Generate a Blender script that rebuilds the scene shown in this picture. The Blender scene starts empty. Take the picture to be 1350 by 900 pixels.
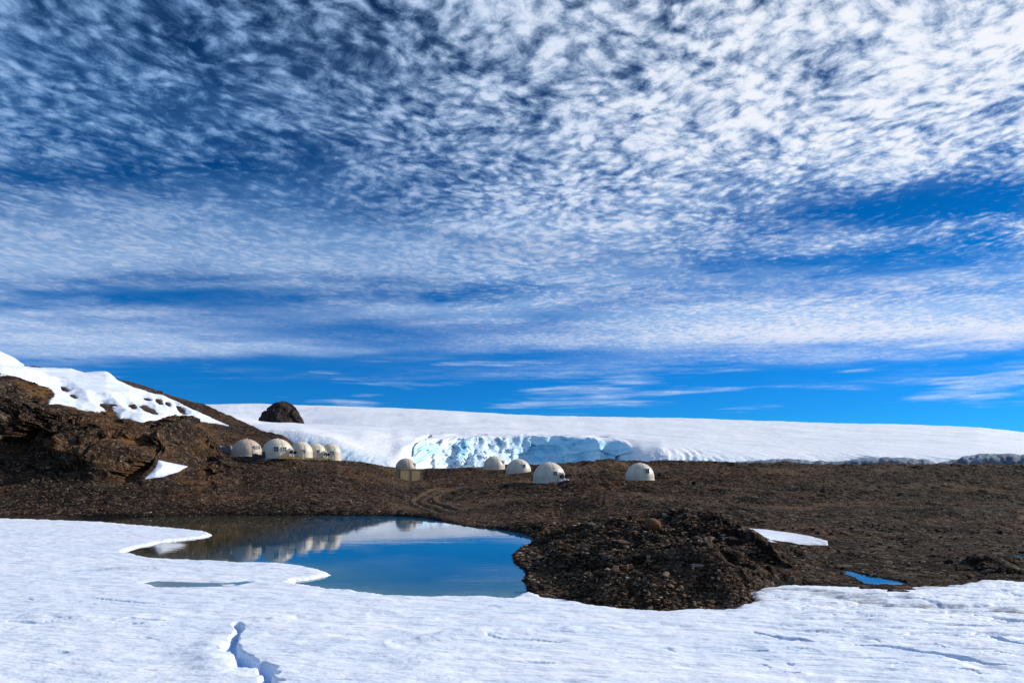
import bpy, bmesh, math, random
import numpy as np
from mathutils import Vector, Matrix
from mathutils.bvhtree import BVHTree

random.seed(7)
RNG = np.random.default_rng(7)
scene = bpy.context.scene
COL = scene.collection
F, C, YH, CX = 900.0, 5.6, 622.0, 675.0       # camera: focal length in photo pixels, eye height over the pond, horizon row
SUN_AZ, SUN_EL = math.radians(68), math.radians(26)   # azimuth clockwise from the view direction (+Y)

def X(px, D): return (px - CX) / F * D
def Z(D, py): return C - (py - YH) / F * D
def on_plane(px, py, z=0.1):
    D = (C - z) * F / (py - YH)
    return (X(px, D), D)

# ------------------------------------------------------------------ noise
def _hash(ix, iy, seed):
    h = (ix.astype(np.int64) * 374761393 + iy.astype(np.int64) * 668265263 + seed * 1442695041) & 0xffffffff
    h = ((h ^ (h >> 13)) * 1274126177) & 0xffffffff
    h = (h ^ (h >> 16)) & 0xffffffff
    h = (h * 2246822519) & 0xffffffff
    return ((h ^ (h >> 15)) & 0xffffffff) / 4294967296.0

def perlin(x, y, seed=0):
    x0 = np.floor(x); y0 = np.floor(y); fx = x - x0; fy = y - y0
    u = fx * fx * fx * (fx * (fx * 6 - 15) + 10); v = fy * fy * fy * (fy * (fy * 6 - 15) + 10)
    def g(ax, ay, dx, dy):
        a = _hash(ax, ay, seed) * 2 * math.pi
        return np.cos(a) * dx + np.sin(a) * dy
    a = g(x0, y0, fx, fy); b = g(x0 + 1, y0, fx - 1, fy)
    c = g(x0, y0 + 1, fx, fy - 1); d = g(x0 + 1, y0 + 1, fx - 1, fy - 1)
    return 1.4 * ((a + (b - a) * u) + ((c + (d - c) * u) - (a + (b - a) * u)) * v)

def fbm(x, y, seed=0, octs=4, gain=0.5):
    s = 0; a = 1; t = 0
    for o in range(octs):
        s = s + a * perlin(x * 2 ** o + 17.3 * o, y * 2 ** o - 9.1 * o, seed + o); t += a; a *= gain
    return s / t

def ridged(x, y, seed=0, octs=4, gain=0.5):
    s = 0; a = 1; t = 0
    for o in range(octs):
        s = s + a * (1 - 2 * np.abs(perlin(x * 2 ** o + 5.7 * o, y * 2 ** o + 3.3 * o, seed + o))); t += a; a *= gain
    return s / t

def worley(x, y, seed=0):
    x0 = np.floor(x); y0 = np.floor(y)
    f1 = np.full(x.shape, 9.0); f2 = np.full(x.shape, 9.0); cid = np.zeros(x.shape)
    for i in (-1, 0, 1):
        for j in (-1, 0, 1):
            cx = x0 + i; cy = y0 + j
            d = np.hypot(cx + _hash(cx, cy, seed) - x, cy + _hash(cx, cy, seed + 51) - y)
            near = d < f1
            f2 = np.where(near, f1, np.minimum(f2, d))
            cid = np.where(near, _hash(cx, cy, seed + 99), cid)
            f1 = np.where(near, d, f1)
    return f1, f2, cid

def sstep(a, b, x):
    t = np.clip((x - a) / (b - a), 0, 1)
    return t * t * (3 - 2 * t)

def sdf(x, y, poly):
    """signed distance to a closed polygon, positive inside"""
    d = np.full(x.shape, 1e9); inside = np.zeros(x.shape, bool)
    n = len(poly)
    for i in range(n):
        ax, ay = poly[i]; bx, by = poly[(i + 1) % n]
        ex, ey = bx - ax, by - ay
        wx, wy = x - ax, y - ay
        t = np.clip((wx * ex + wy * ey) / max(ex * ex + ey * ey, 1e-9), 0, 1)
        d = np.minimum(d, (wx - ex * t) ** 2 + (wy - ey * t) ** 2)
        cond = (ay > y) != (by > y)
        if by != ay:
            inside ^= cond & (x < (bx - ax) * (y - ay) / (by - ay) + ax)
    d = np.sqrt(d)
    return np.where(inside, d, -d)

def polydist(x, y, pts):
    """distance to an open polyline and the fraction along it"""
    d = np.full(x.shape, 1e9); fr = np.zeros(x.shape); n = len(pts) - 1
    for i in range(n):
        ax, ay = pts[i]; bx, by = pts[i + 1]
        ex, ey = bx - ax, by - ay
        t = np.clip(((x - ax) * ex + (y - ay) * ey) / max(ex * ex + ey * ey, 1e-9), 0, 1)
        dd = np.hypot(x - ax - ex * t, y - ay - ey * t)
        fr = np.where(dd < d, (i + t) / n, fr); d = np.minimum(d, dd)
    return d, fr

# ------------------------------------------------------------------ node helpers
class NT:
    def __init__(self, tree):
        self.t = tree; tree.nodes.clear()
    def new(self, kind, **kw):
        n = self.t.nodes.new(kind)
        for k, v in kw.items():
            setattr(n, k, v)
        return n
    def put(self, sock, v):
        if isinstance(v, bpy.types.NodeSocket): self.t.links.new(v, sock)
        elif v is not None:
            if hasattr(sock.default_value, '__len__') and not isinstance(v, (int, float)):
                v = tuple(v)
                if len(sock.default_value) == 4 and len(v) == 3: v = v + (1,)
            sock.default_value = v
    def m(self, op, a, b=None, c=None, clamp=False):
        n = self.new('ShaderNodeMath', operation=op, use_clamp=clamp)
        for i, v in enumerate((a, b, c)):
            if v is not None: self.put(n.inputs[i], v)
        return n.outputs[0]
    def vm(self, op, a, b=None):
        n = self.new('ShaderNodeVectorMath', operation=op)
        self.put(n.inputs[0], a)
        if b is not None:
            if op == 'SCALE': self.put(n.inputs['Scale'], b)
            else: self.put(n.inputs[1], b)
        return n.outputs['Value'] if op in ('DOT_PRODUCT', 'LENGTH', 'DISTANCE') else n.outputs[0]
    def xyz(self, x, y, z):
        n = self.new('ShaderNodeCombineXYZ')
        for i, v in enumerate((x, y, z)): self.put(n.inputs[i], v)
        return n.outputs[0]
    def sep(self, v):
        n = self.new('ShaderNodeSeparateXYZ'); self.put(n.inputs[0], v); return n.outputs
    def noise(self, vec, scale, detail=4, rough=0.5, dist=0.0):
        n = self.new('ShaderNodeTexNoise'); self.put(n.inputs['Vector'], vec)
        n.inputs['Scale'].default_value = scale; n.inputs['Detail'].default_value = detail
        n.inputs['Roughness'].default_value = rough; n.inputs['Distortion'].default_value = dist
        return n.outputs[0]
    def voronoi(self, vec, scale, feature='F1', smooth=None, out='Distance', rand=1.0):
        n = self.new('ShaderNodeTexVoronoi', feature=feature); self.put(n.inputs['Vector'], vec)
        n.inputs['Scale'].default_value = scale; n.inputs['Randomness'].default_value = rand
        if smooth is not None: n.inputs['Smoothness'].default_value = smooth
        return n.outputs[out]
    def smooth(self, v, a, b, lo=0.0, hi=1.0):
        n = self.new('ShaderNodeMapRange', interpolation_type='SMOOTHSTEP')
        self.put(n.inputs[0], v); self.put(n.inputs[1], a); self.put(n.inputs[2], b)
        n.inputs[3].default_value = lo; n.inputs[4].default_value = hi
        return n.outputs[0]
    def mix(self, fac, a, b, blend='MIX'):
        n = self.new('ShaderNodeMix', data_type='RGBA', blend_type=blend)
        self.put(n.inputs[0], fac); self.put(n.inputs[6], a); self.put(n.inputs[7], b)
        return n.outputs[2]
    def bump(self, h, strength=0.5, dist=0.1, normal=None):
        n = self.new('ShaderNodeBump'); self.put(n.inputs['Height'], h)
        n.inputs['Strength'].default_value = strength; n.inputs['Distance'].default_value = dist
        if normal is not None: self.put(n.inputs['Normal'], normal)
        return n.outputs[0]
    def principled(self, color, rough=0.8, normal=None, metallic=0.0, spec=0.3, **kw):
        b = self.new('ShaderNodeBsdfPrincipled'); self.put(b.inputs['Base Color'], color)
        self.put(b.inputs['Roughness'], rough); self.put(b.inputs['Metallic'], metallic)
        self.put(b.inputs['Specular IOR Level'], spec)
        for k, v in kw.items(): self.put(b.inputs[k.replace('_', ' ')], v)
        if normal is not None: self.put(b.inputs['Normal'], normal)
        o = self.new('ShaderNodeOutputMaterial'); self.t.links.new(b.outputs[0], o.inputs[0])
        return b
    def pos(self):
        return self.new('ShaderNodeNewGeometry').outputs['Position']
    def attr(self, name):
        return self.new('ShaderNodeAttribute', attribute_name=name)

def mat(name):
    m = bpy.data.materials.new(name); m.use_nodes = True
    return m, NT(m.node_tree)

# ------------------------------------------------------------------ object helpers
def link(name, me, material=None, parent=None):
    o = bpy.data.objects.new(name, me); COL.objects.link(o)
    if material is not None and not me.materials: me.materials.append(material)
    if parent is not None: o.parent = parent
    return o

def tag(o, label=None, cat=None, group=None, kind=None):
    for k, v in (('label', label), ('category', cat), ('group', group), ('kind', kind)):
        if v: o[k] = v
    return o

def empty(name, loc, rz, label, cat, group=None):
    o = bpy.data.objects.new(name, None); COL.objects.link(o)
    o.location = loc; o.rotation_euler = (0, 0, rz); o.empty_display_size = 0.5
    return tag(o, label, cat, group)

def grid_mesh(name, P, smooth=True):
    """P: rows x cols x 3"""
    R, K, _ = P.shape
    me = bpy.data.meshes.new(name)
    me.vertices.add(R * K); me.vertices.foreach_set('co', P.reshape(-1).astype(np.float32))
    i = np.arange(R * K).reshape(R, K)
    q = np.stack([i[:-1, :-1], i[:-1, 1:], i[1:, 1:], i[1:, :-1]], -1).reshape(-1, 4)
    nf = len(q)
    me.loops.add(nf * 4); me.loops.foreach_set('vertex_index', q.reshape(-1).astype(np.int32))
    me.polygons.add(nf); me.polygons.foreach_set('loop_start', np.arange(0, nf * 4, 4, dtype=np.int32))
    me.polygons.foreach_set('use_smooth', np.full(nf, smooth))
    me.update(calc_edges=True)
    return me

def vattr(me, name, vals):
    a = me.attributes.new(name, 'FLOAT', 'POINT'); a.data.foreach_set('value', vals.reshape(-1).astype(np.float32))

def box(bm, cx, cy, cz, sx, sy, sz, rot=None, bevel=0.0):
    r = bmesh.ops.create_cube(bm, size=1.0)
    vs = r['verts']
    bmesh.ops.scale(bm, vec=(sx, sy, sz), verts=vs)
    if bevel:
        es = list({e for v in vs for e in v.link_edges})
        rb = bmesh.ops.bevel(bm, geom=es, offset=bevel, segments=1, affect='EDGES')
        vs = list({v for f in rb['faces'] for v in f.verts} | {v for v in vs if v.is_valid})
    if rot is not None: bmesh.ops.rotate(bm, cent=(0, 0, 0), matrix=rot, verts=vs)
    bmesh.ops.translate(bm, vec=(cx, cy, cz), verts=vs)
    return vs

def tube(bm, a, b, r, seg=8):
    a = Vector(a); b = Vector(b); d = b - a
    rr = bmesh.ops.create_cone(bm, cap_ends=True, segments=seg, radius1=r, radius2=r, depth=d.length)
    vs = rr['verts']
    bmesh.ops.rotate(bm, cent=(0, 0, 0), matrix=d.to_track_quat('Z', 'Y').to_matrix(), verts=vs)
    bmesh.ops.translate(bm, vec=(a + b) / 2, verts=vs)

def bm_obj(name, bm, material, parent=None, smooth=False):
    me = bpy.data.meshes.new(name); bm.to_mesh(me); bm.free()
    if smooth:
        me.polygons.foreach_set('use_smooth', np.full(len(me.polygons), True))
    return link(name, me, material, parent)

# ------------------------------------------------------------------ materials
def rock_colour(n, p, tone=None):
    big = n.noise(p, 0.09, 3, 0.6)
    mid = n.noise(p, 0.7, 5, 0.65)
    fine = n.noise(p, 5.0, 4, 0.7)
    c = n.mix(n.smooth(mid, 0.35, 0.68), (0.019, 0.0112, 0.0072), (0.082, 0.047, 0.028))
    c = n.mix(n.m('MULTIPLY', n.smooth(big, 0.46, 0.66), 0.65), c, (0.105, 0.052, 0.027))
    c = n.mix(n.m('MULTIPLY', n.smooth(fine, 0.55, 0.72), 0.5), c, (0.13, 0.085, 0.058))
    sp_ = n.sep(p)
    band = n.noise(n.xyz(n.m('MULTIPLY', sp_[0], 0.022), n.m('MULTIPLY', sp_[1], 0.05), 0.0), 1.0, 5, 0.62)
    c = n.mix(n.smooth(band, 0.44, 0.60), n.mix(0.72, c, (0.012, 0.009, 0.007)), c)
    red = n.noise(n.xyz(n.m('MULTIPLY', sp_[0], 0.04), n.m('MULTIPLY', sp_[1], 0.06), 7.0), 1.0, 5, 0.65)
    c = n.mix(n.smooth(red, 0.54, 0.68, 0, 0.6), c, (0.105, 0.042, 0.020))
    c = n.mix(n.smooth(red, 0.42, 0.30, 0, 0.6), c, (0.085, 0.070, 0.055))
    return c

def make_ground_mat():
    m, n = mat('moraine_gravel'); p = n.pos()
    c = rock_colour(n, p)
    # stones too small to model: every voronoi cell is a pebble with a tone of its own
    for sc, k in ((1.6, 0.35), (4.5, 0.5)):
        vid = n.sep(n.voronoi(p, sc, out='Color'))[0]
        c = n.mix(n.m('MULTIPLY', n.smooth(vid, 0.8, 1.0), k), c, (0.26, 0.19, 0.14))
        c = n.mix(n.m('MULTIPLY', n.smooth(vid, 0.35, 0.0), 0.6), c, (0.014, 0.011, 0.009))
    smoothness = n.attr('fines').outputs['Fac']
    c = n.mix(n.m('MULTIPLY', smoothness, 0.7), c, (0.115, 0.076, 0.048))
    cl = n.attr('cliff').outputs['Fac']
    sx = n.sep(p)
    gold = n.noise(n.xyz(n.m('MULTIPLY', sx[0], 0.10), n.m('MULTIPLY', sx[1], 0.06), n.m('MULTIPLY', sx[2], 0.22)), 1.0, 5, 0.65, 0.6)
    c = n.mix(n.m('MULTIPLY', cl, n.smooth(gold, 0.50, 0.66)), c, (0.14, 0.072, 0.028))
    c = n.mix(n.m('MULTIPLY', cl, n.smooth(gold, 0.45, 0.3, 0, 0.7)), c, (0.018, 0.014, 0.011))
    wet = n.attr('wet').outputs['Fac']
    c = n.mix(wet, c, (0.012, 0.010, 0.008))
    h = n.m('ADD', n.m('MULTIPLY', n.voronoi(p, 1.6), -0.30), n.m('MULTIPLY', n.voronoi(p, 4.5), -0.16))
    h = n.m('ADD', h, n.m('MULTIPLY', n.noise(p, 1.1, 6, 0.7), 0.5))
    b = n.bump(h, 0.9, 0.55)
    n.principled(c, 0.95, b, spec=0.04)
    return m

def make_rock_mat(name, source):
    """bare rock; tone comes from an attribute (scree) or from the object's own random number (single rocks)"""
    m, n = mat(name)
    tc = n.new('ShaderNodeTexCoord').outputs['Object']
    if source == 'attr': t = n.attr('tone').outputs['Fac']; p = n.pos()
    else:
        t = n.new('ShaderNodeObjectInfo').outputs['Random']
        p = tc
    ramp = n.new('ShaderNodeValToRGB'); n.put(ramp.inputs[0], t)
    els = [(0.0, (0.014, 0.010, 0.008)), (0.25, (0.045, 0.029, 0.019)), (0.5, (0.105, 0.067, 0.042)), (0.7, (0.165, 0.105, 0.065)),
           (0.82, (0.19, 0.10, 0.05)), (0.92, (0.30, 0.21, 0.145)), (1.0, (0.43, 0.335, 0.25))]
    e = ramp.color_ramp.elements
    e[0].position, e[0].color = els[0][0], (*els[0][1], 1); e[1].position, e[1].color = els[-1][0], (*els[-1][1], 1)
    for q, cc in els[1:-1]:
        x = e.new(q); x.color = (*cc, 1)
    k = n.noise(p, 3.0, 5, 0.7)
    c = n.mix(n.smooth(k, 0.3, 0.7), n.mix(0.4, ramp.outputs[0], (0.02, 0.015, 0.012)), ramp.outputs[0])
    n.principled(c, 0.9, n.bump(n.noise(p, 4.0, 6, 0.7), 0.8, 0.12), spec=0.08)
    return m

def make_single_rock(name, col, col2):
    m, n = mat(name); p = n.new('ShaderNodeTexCoord').outputs['Object']
    k = n.noise(p, 2.2, 6, 0.7)
    n.principled(n.mix(n.smooth(k, 0.35, 0.65), col2, col), 0.9, n.bump(n.noise(p, 5.0, 6, 0.7), 0.8, 0.08), spec=0.08)
    return m

def make_snow_mat(name, near=True):
    m, n = mat(name); p = n.pos()
    s = n.sep(p)
    st = n.xyz(n.m('MULTIPLY', s[0], 0.45), s[1], s[2])
    big = n.noise(st, 0.16, 4, 0.55)
    c = n.mix(n.smooth(big, 0.35, 0.65), (0.76, 0.81, 0.91), (0.84, 0.87, 0.94))
    dirt = n.attr('dirt').outputs['Fac']
    ice = n.attr('ice').outputs['Fac']
    speck = n.noise(st, 2.6, 5, 0.75)
    grit = n.m('MULTIPLY', n.smooth(n.noise(p, 11.0, 3, 0.7), 0.64, 0.74), n.smooth(n.noise(st, 0.35, 4, 0.6), 0.5, 0.68, 0, 0.45))
    c = n.mix(grit, c, (0.25, 0.24, 0.24))
    c = n.mix(n.smooth(n.noise(n.vm('ADD', st, (9.0, 3.0, 0.0)), 0.55, 5, 0.65), 0.50, 0.68, 0, 0.40), c, (0.56, 0.68, 0.86))
    c = n.mix(n.m('MULTIPLY', dirt, n.smooth(speck, 0.38, 0.62)), c, (0.16, 0.15, 0.145))
    c = n.mix(ice, c, (0.20, 0.46, 0.82))  # blue snow colour; in the open crack it stands for shadow
    h = n.m('ADD', n.m('MULTIPLY', n.noise(st, 1.1, 5, 0.6), 0.6), n.m('MULTIPLY', n.noise(st, 5.0, 4, 0.6), 0.22))
    h = n.m('ADD', h, n.m('MULTIPLY', n.voronoi(st, 2.0, 'SMOOTH_F1', 0.6), 0.35))
    b = n.bump(h, 1.0 if near else 0.5, 0.24 if near else 0.5)
    n.principled(c, 0.6, b, spec=0.25)
    return m

def make_glacier_mat():
    m, n = mat('glacier_ice'); p = n.pos(); s = n.sep(p)
    nz = n.sep(n.new('ShaderNodeNewGeometry').outputs['Normal'])[2]
    ice = n.attr('ice').outputs['Fac']
    st = n.xyz(n.m('MULTIPLY', s[0], 0.05), n.m('MULTIPLY', s[1], 0.02), n.m('MULTIPLY', s[2], 0.05))
    fol = n.noise(n.xyz(n.m('MULTIPLY', s[0], 0.012), n.m('MULTIPLY', s[1], 0.006), n.m('MULTIPLY', s[2], 0.22)), 1.0, 4, 0.6, 0.5)
    icec = n.mix(n.smooth(fol, 0.35, 0.65), (0.32, 0.70, 0.93), (0.66, 0.87, 0.96))
    icec = n.mix(n.smooth(n.noise(st, 2.2, 5, 0.7), 0.5, 0.7, 0, 0.6), icec, (0.78, 0.86, 0.92))
    big = n.noise(st, 0.5, 4, 0.6)
    snow = n.mix(n.smooth(big, 0.35, 0.65), (0.78, 0.80, 0.86), (0.87, 0.87, 0.90))
    c = n.mix(ice, snow, icec)
    h = n.m('ADD', n.noise(st, 9.0, 5, 0.65), n.m('MULTIPLY', n.noise(st, 1.6, 4, 0.6), 2.0))
    n.principled(c, 0.55, n.bump(h, 0.35, 1.2), spec=0.25)
    return m

def make_water_mat():
    m, n = mat('pond_water'); p = n.pos(); s = n.sep(p)
    sh = n.attr('shallow').outputs['Fac']
    silt_reflection = n.attr('silt_reflection').outputs['Fac']
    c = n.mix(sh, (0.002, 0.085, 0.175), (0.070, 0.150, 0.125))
    c = n.mix(silt_reflection, c, (0.050, 0.042, 0.014))  # brown shallow bed, with the hill's olive reflection painted into the water colour
    rp = n.xyz(n.m('MULTIPLY', s[0], 0.5), n.m('MULTIPLY', s[1], 1.4), 0.0)
    h = n.m('ADD', n.noise(rp, 1.3, 3, 0.5), n.m('MULTIPLY', n.noise(rp, 0.25, 2, 0.5), 2.0))
    n.principled(c, 0.025, n.bump(h, 0.05, 0.05), spec=0.5, IOR=1.333)
    return m

def plain(name, col, rough=0.6, metallic=0.0, var=0.25, scale=3.0, bump=0.15, spec=0.4):
    m, n = mat(name); p = n.new('ShaderNodeTexCoord').outputs['Object']
    k = n.noise(p, scale, 5, 0.65)
    c = n.mix(n.smooth(k, 0.3, 0.7), tuple(v * (1 - var) for v in col), tuple(min(1, v * (1 + var * 0.5)) for v in col))
    n.principled(c, rough, n.bump(k, bump, 0.03), metallic, spec)
    return m

def make_wood(name, col):
    m, n = mat(name); p = n.new('ShaderNodeTexCoord').outputs['Object']; s = n.sep(p)
    g = n.noise(n.xyz(n.m('MULTIPLY', s[0], 9.0), n.m('MULTIPLY', s[1], 9.0), n.m('MULTIPLY', s[2], 0.8)), 1.0, 5, 0.65)
    c = n.mix(n.smooth(g, 0.3, 0.7), tuple(v * 0.6 for v in col), col)
    n.principled(c, 0.75, n.bump(g, 0.3, 0.02), spec=0.3)
    return m

M_GROUND = make_ground_mat()
M_SCREE = make_rock_mat('scree_rock', 'attr')
M_ROCK = make_rock_mat('boulder_rock', 'random')
M_SNOW = make_snow_mat('snow_surface')
M_SNOWFAR = make_snow_mat('hill_snow', False)
M_GLACIER = make_glacier_mat()
M_WATER = make_water_mat()
def make_shell(name, col):
    m, n = mat(name); p = n.new('ShaderNodeTexCoord').outputs['Object']; s = n.sep(p)
    k = n.noise(p, 0.9, 4, 0.6)
    streak = n.noise(n.xyz(n.m('MULTIPLY', s[0], 3.0), n.m('MULTIPLY', s[1], 3.0), n.m('MULTIPLY', s[2], 0.35)), 1.0, 4, 0.6)
    c = n.mix(n.smooth(k, 0.3, 0.7), tuple(v * 0.86 for v in col), col)
    c = n.mix(n.smooth(streak, 0.5, 0.75, 0, 0.35), c, tuple(v * q for v, q in zip(col, (0.68, 0.62, 0.55))))
    c = n.mix(n.smooth(n.noise(p, 14.0, 2, 0.5), 0.5, 0.7, 0, 0.12), c, (0.25, 0.2, 0.16))
    n.principled(c, 0.45, n.bump(k, 0.05, 0.02), spec=0.35)
    return m
M_SHELL = make_shell('dome_shell', (0.76, 0.65, 0.51))
M_SHELL_TAN = make_shell('dome_shell_tan', (0.57, 0.44, 0.33))
M_SEAM = plain('shell_seam', (0.60, 0.50, 0.39), 0.6)
M_FRAME = plain('window_frame', (0.62, 0.60, 0.56), 0.5)
M_PANE = plain('window_pane', (0.012, 0.02, 0.022), 0.08, var=0.1, bump=0.0, spec=0.6)
M_WOOD = make_wood('deck_wood', (0.62, 0.38, 0.11))
M_CRATE = make_wood('crate_wood', (0.62, 0.42, 0.22))
M_DARKWOOD = make_wood('weathered_wood', (0.085, 0.06, 0.042))
M_TARP = plain('green_tarp', (0.018, 0.030, 0.022), 0.6)
M_GREYTARP = plain('grey_tarp', (0.13, 0.15, 0.18), 0.6)
M_BAG = plain('white_bag', (0.7, 0.69, 0.66), 0.7)
M_STEEL = plain('grey_steel', (0.18, 0.18, 0.19), 0.45, 0.6)
M_PEAK, _n = mat('peak_rock')
_p = _n.pos()
_k = _n.noise(_p, 0.12, 6, 0.7)
_n.principled(_n.mix(_n.smooth(_k, 0.35, 0.65), (0.014, 0.012, 0.012), (0.058, 0.040, 0.034)), 0.9, _n.bump(_n.noise(_p, 0.3, 6, 0.7), 1.0, 2.5), spec=0.2)
M_DIRTYICE, _n = mat('dirty_ice')
_p = _n.pos()
_k = _n.noise(_p, 0.10, 6, 0.7)
_n.principled(_n.mix(_n.smooth(_k, 0.35, 0.65), (0.10, 0.135, 0.19), (0.24, 0.30, 0.39)), 0.8, _n.bump(_n.noise(_p, 0.2, 6, 0.7), 0.8, 2.0), spec=0.2)

# ------------------------------------------------------------------ ground profile: control points (distance, height) by column
# shore, foot, middle, top, skyline
TABLE = {
 -900: [(84, None), (92, 650), (108, 560), (122, 470), (250, 430)],
 -200: [(84, None), (92, 650), (108, 562), (122, 478), (250, 446)],
 0:    [(84, None), (94, 652), (108, 572), (122, 492), (250, 467)],
 35:   [(84, None), (94, 652), (108, 577), (124, 503), (250, 482)],
 62:   [(84, None), (94, 652), (108, 582), (128, 527), (250, 484)],
 100:  [(84, None), (94, 652), (110, 587), (132, 535), (248, 490)],
 140:  [(84, None), (95, 650), (110, 590), (134, 542), (245, 493)],
 175:  [(84, None), (96, 649), (111, 592), (136, 546), (241, 505)],
 205:  [(84, None), (97, 648), (112, 596), (138, 552), (238, 514)],
 228:  [(84, None), (98, 647), (116, 600), (142, 560), (232, 523)],
 260:  [(84, None), (100, 645), (122, 604), (150, 570), (225, 530)],
 290:  [(84, None), (104, 643), (127, 606), (148, 590), (205, 542)],
 318:  [(84, None), (105, 645), (128, 607), (143, 601), (195, 556)],
 345:  [(84, None), (105, 645), (128, 608), (145, 602.5), (184, 568)],
 372:  [(84, None), (105, 645), (129, 613.5), (147, 604.5), (178, 574)],
 392:  [(84, None), (105, 646), (131, 614.5), (150, 606), (174, 590)],
 405:  [(84, None), (105, 646), (131, 614.5), (152, 607), (172, 603)],
 445:  [(84, None), (105, 647), (133, 616), (154, 609), (172, 607)],
 480:  [(84, None), (105, 653), (130, 628), (150, 618), (175, 612)],
 540:  [(82, None), (105, 661), (130, 642), (155, 633), (185, 620)],
 600:  [(75, None), (100, 661), (125, 644), (155, 629), (190, 617)],
 680:  [(62, None), (90, 664), (115, 646), (150, 628), (185, 614)],
 740:  [(40, None), (72, 686), (110, 648), (140, 631), (178, 610)],
 800:  [(28, None), (62, 690), (100, 652), (140, 631), (175, 609)],
 860:  [(27, None), (60, 692), (100, 655), (148, 632), (190, 611)],
 950:  [(30, None), (60, 693), (100, 656), (145, 633), (220, 613)],
 1100: [(33, None), (60, 694), (100, 656), (150, 633), (250, 615.5)],
 1350: [(34, None), (60, 696), (100, 656), (150, 633), (260, 614.5)],
 2400: [(34, None), (60, 696), (100, 656), (150, 633), (260, 614.5)],
}
T_PX = np.array(sorted(TABLE))
def _cp(px):
    rows = TABLE[px]
    out = [(-80, -2.0), (20, -1.2), (rows[0][0] - 3, -0.35), (rows[0][0], 0.06)]
    out += [(D, Z(D, py)) for D, py in rows[1:]]
    Ds, zs = out[-1]
    out += [(Ds + 25, zs - 3.0 - (4 if px < 400 else 0)), (330, min(zs - 6, 6.0)), (900, -30.0)]
    return out
T_CP = np.array([_cp(int(p)) for p in T_PX])       # columns x K x 2
KN = T_CP.shape[1]

def col_cp(px):
    pc = np.clip(px, T_PX[0], T_PX[-1])
    return [(np.interp(pc, T_PX, T_CP[:, k, 0]), np.interp(pc, T_PX, T_CP[:, k, 1])) for k in range(KN)]

def profile(px, D):
    cp = col_cp(px)
    # monotone cubic (Fritsch-Carlson style) through the control points of each column
    h = [cp[k + 1][0] - cp[k][0] for k in range(KN - 1)]
    s = [(cp[k + 1][1] - cp[k][1]) / h[k] for k in range(KN - 1)]
    t = [s[0]]
    for k in range(1, KN - 1):
        hm = 2 * s[k - 1] * s[k] / np.where(np.abs(s[k - 1] + s[k]) < 1e-9, 1, s[k - 1] + s[k])
        t.append(np.where(s[k - 1] * s[k] > 0, hm, 0))
    t.append(s[-1])
    z = np.where(D <= cp[0][0], cp[0][1], cp[-1][1]) + 0 * D
    for k in range(KN - 1):
        q = (D - cp[k][0]) / h[k]
        m = (q >= 0) & (q <= 1)
        q = np.clip(q, 0, 1)
        v = (cp[k][1] * (2 * q**3 - 3 * q**2 + 1) + h[k] * t[k] * (q**3 - 2 * q**2 + q)
             + cp[k + 1][1] * (-2 * q**3 + 3 * q**2) + h[k] * t[k + 1] * (q**3 - q**2))
        if k == 6:                                   # the snow slope up to the hill crest is straight
            lw = sstep(400, 330, px)
            v = v * (1 - lw) + (cp[k][1] + (cp[k + 1][1] - cp[k][1]) * q) * lw
        z = np.where(m, v, z)
    return z

POND = [on_plane(*p, z=0.0) for p in [(100, 681), (200, 681), (300, 679), (400, 679.5), (480, 680), (520, 680), (560, 683), (590, 688.5), (620, 694.5),
        (660, 698), (690, 703), (704, 709), (700, 715), (684, 722), (674, 731), (676, 741), (691, 751), (693, 757), (687, 765), (695, 775), (690, 800),
        (560, 810), (400, 800), (330, 760), (150, 745), (60, 700)]]
SNOW = [on_plane(*p) for p in [(-1500, 683), (-300, 682), (0, 683), (60, 684.5), (140, 688), (187, 692), (233, 695.5), (272, 700), (281, 704.5), (262, 708),
        (217, 713), (185, 719), (163, 727), (203, 735), (267, 737.5), (300, 740), (345, 741), (387, 743), (423, 750), (436, 755.5), (418, 760),
        (390, 764), (383, 768), (403, 772), (430, 777), (470, 780), (498, 783.5), (515, 787), (542, 788.5), (575, 787.5), (604, 787), (637, 788), (670, 791), (681, 787),
        (690, 780), (700, 778), (712, 785), (722, 791), (768, 796), (773, 801), (828, 807), (881, 810), (930, 808), (970, 805), (994, 795), (984, 782),
        (1005, 776), (1033, 771.5), (1100, 774), (1160, 777), (1200, 776.5), (1245, 775), (1270, 770), (1290, 764.5), (1350, 768), (2600, 770)]]
SNOW += [(90, 20), (90, -90), (-220, -90), (-220, 60)]
PUDDLES = [([on_plane(*p, z=0.25) for p in [(1108, 750), (1124, 752), (1142, 757), (1165, 761), (1192, 766), (1198, 769), (1180, 771), (1160, 772), (1140, 770), (1132, 763), (1116, 756)]], 0.22),
           ([on_plane(*p, z=0.6) for p in [(1336, 732), (1348, 730), (1400, 731), (1420, 735), (1370, 735)]], 0.58)]
TRACK = [(600, 640, 126), (578, 646, 118), (562, 652, 111), (555, 658, 104), (562, 666, 97), (578, 674, 90), (598, 684, 83)]
TRACK = [(X(a, d), d) for a, _, d in TRACK]
DOMES = [  # px centre, base row, distance, radius, height, tan
 (325.5, 601.5, 135, 2.92, 3.45), (366, 604.5, 131, 2.92, 3.85), (396.5, 605.5, 150, 2.55, 4.0), (416, 606, 153, 2.5, 3.75), (436, 607.5, 155, 2.35, 4.0),
 (535, 628.5, 168, 2.55, 4.6), (651.5, 619, 175, 2.78, 3.5), (683.5, 624, 160, 2.95, 3.45), (724, 636.5, 125, 2.95, 3.85), (843.5, 632.5, 140, 2.92, 3.5)]
PADS = [(X(p, d), d, Z(d, py), r) for p, py, d, r, h in DOMES] + [(X(540, 158), 158, Z(158, 633.5), 3.0)]

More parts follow.
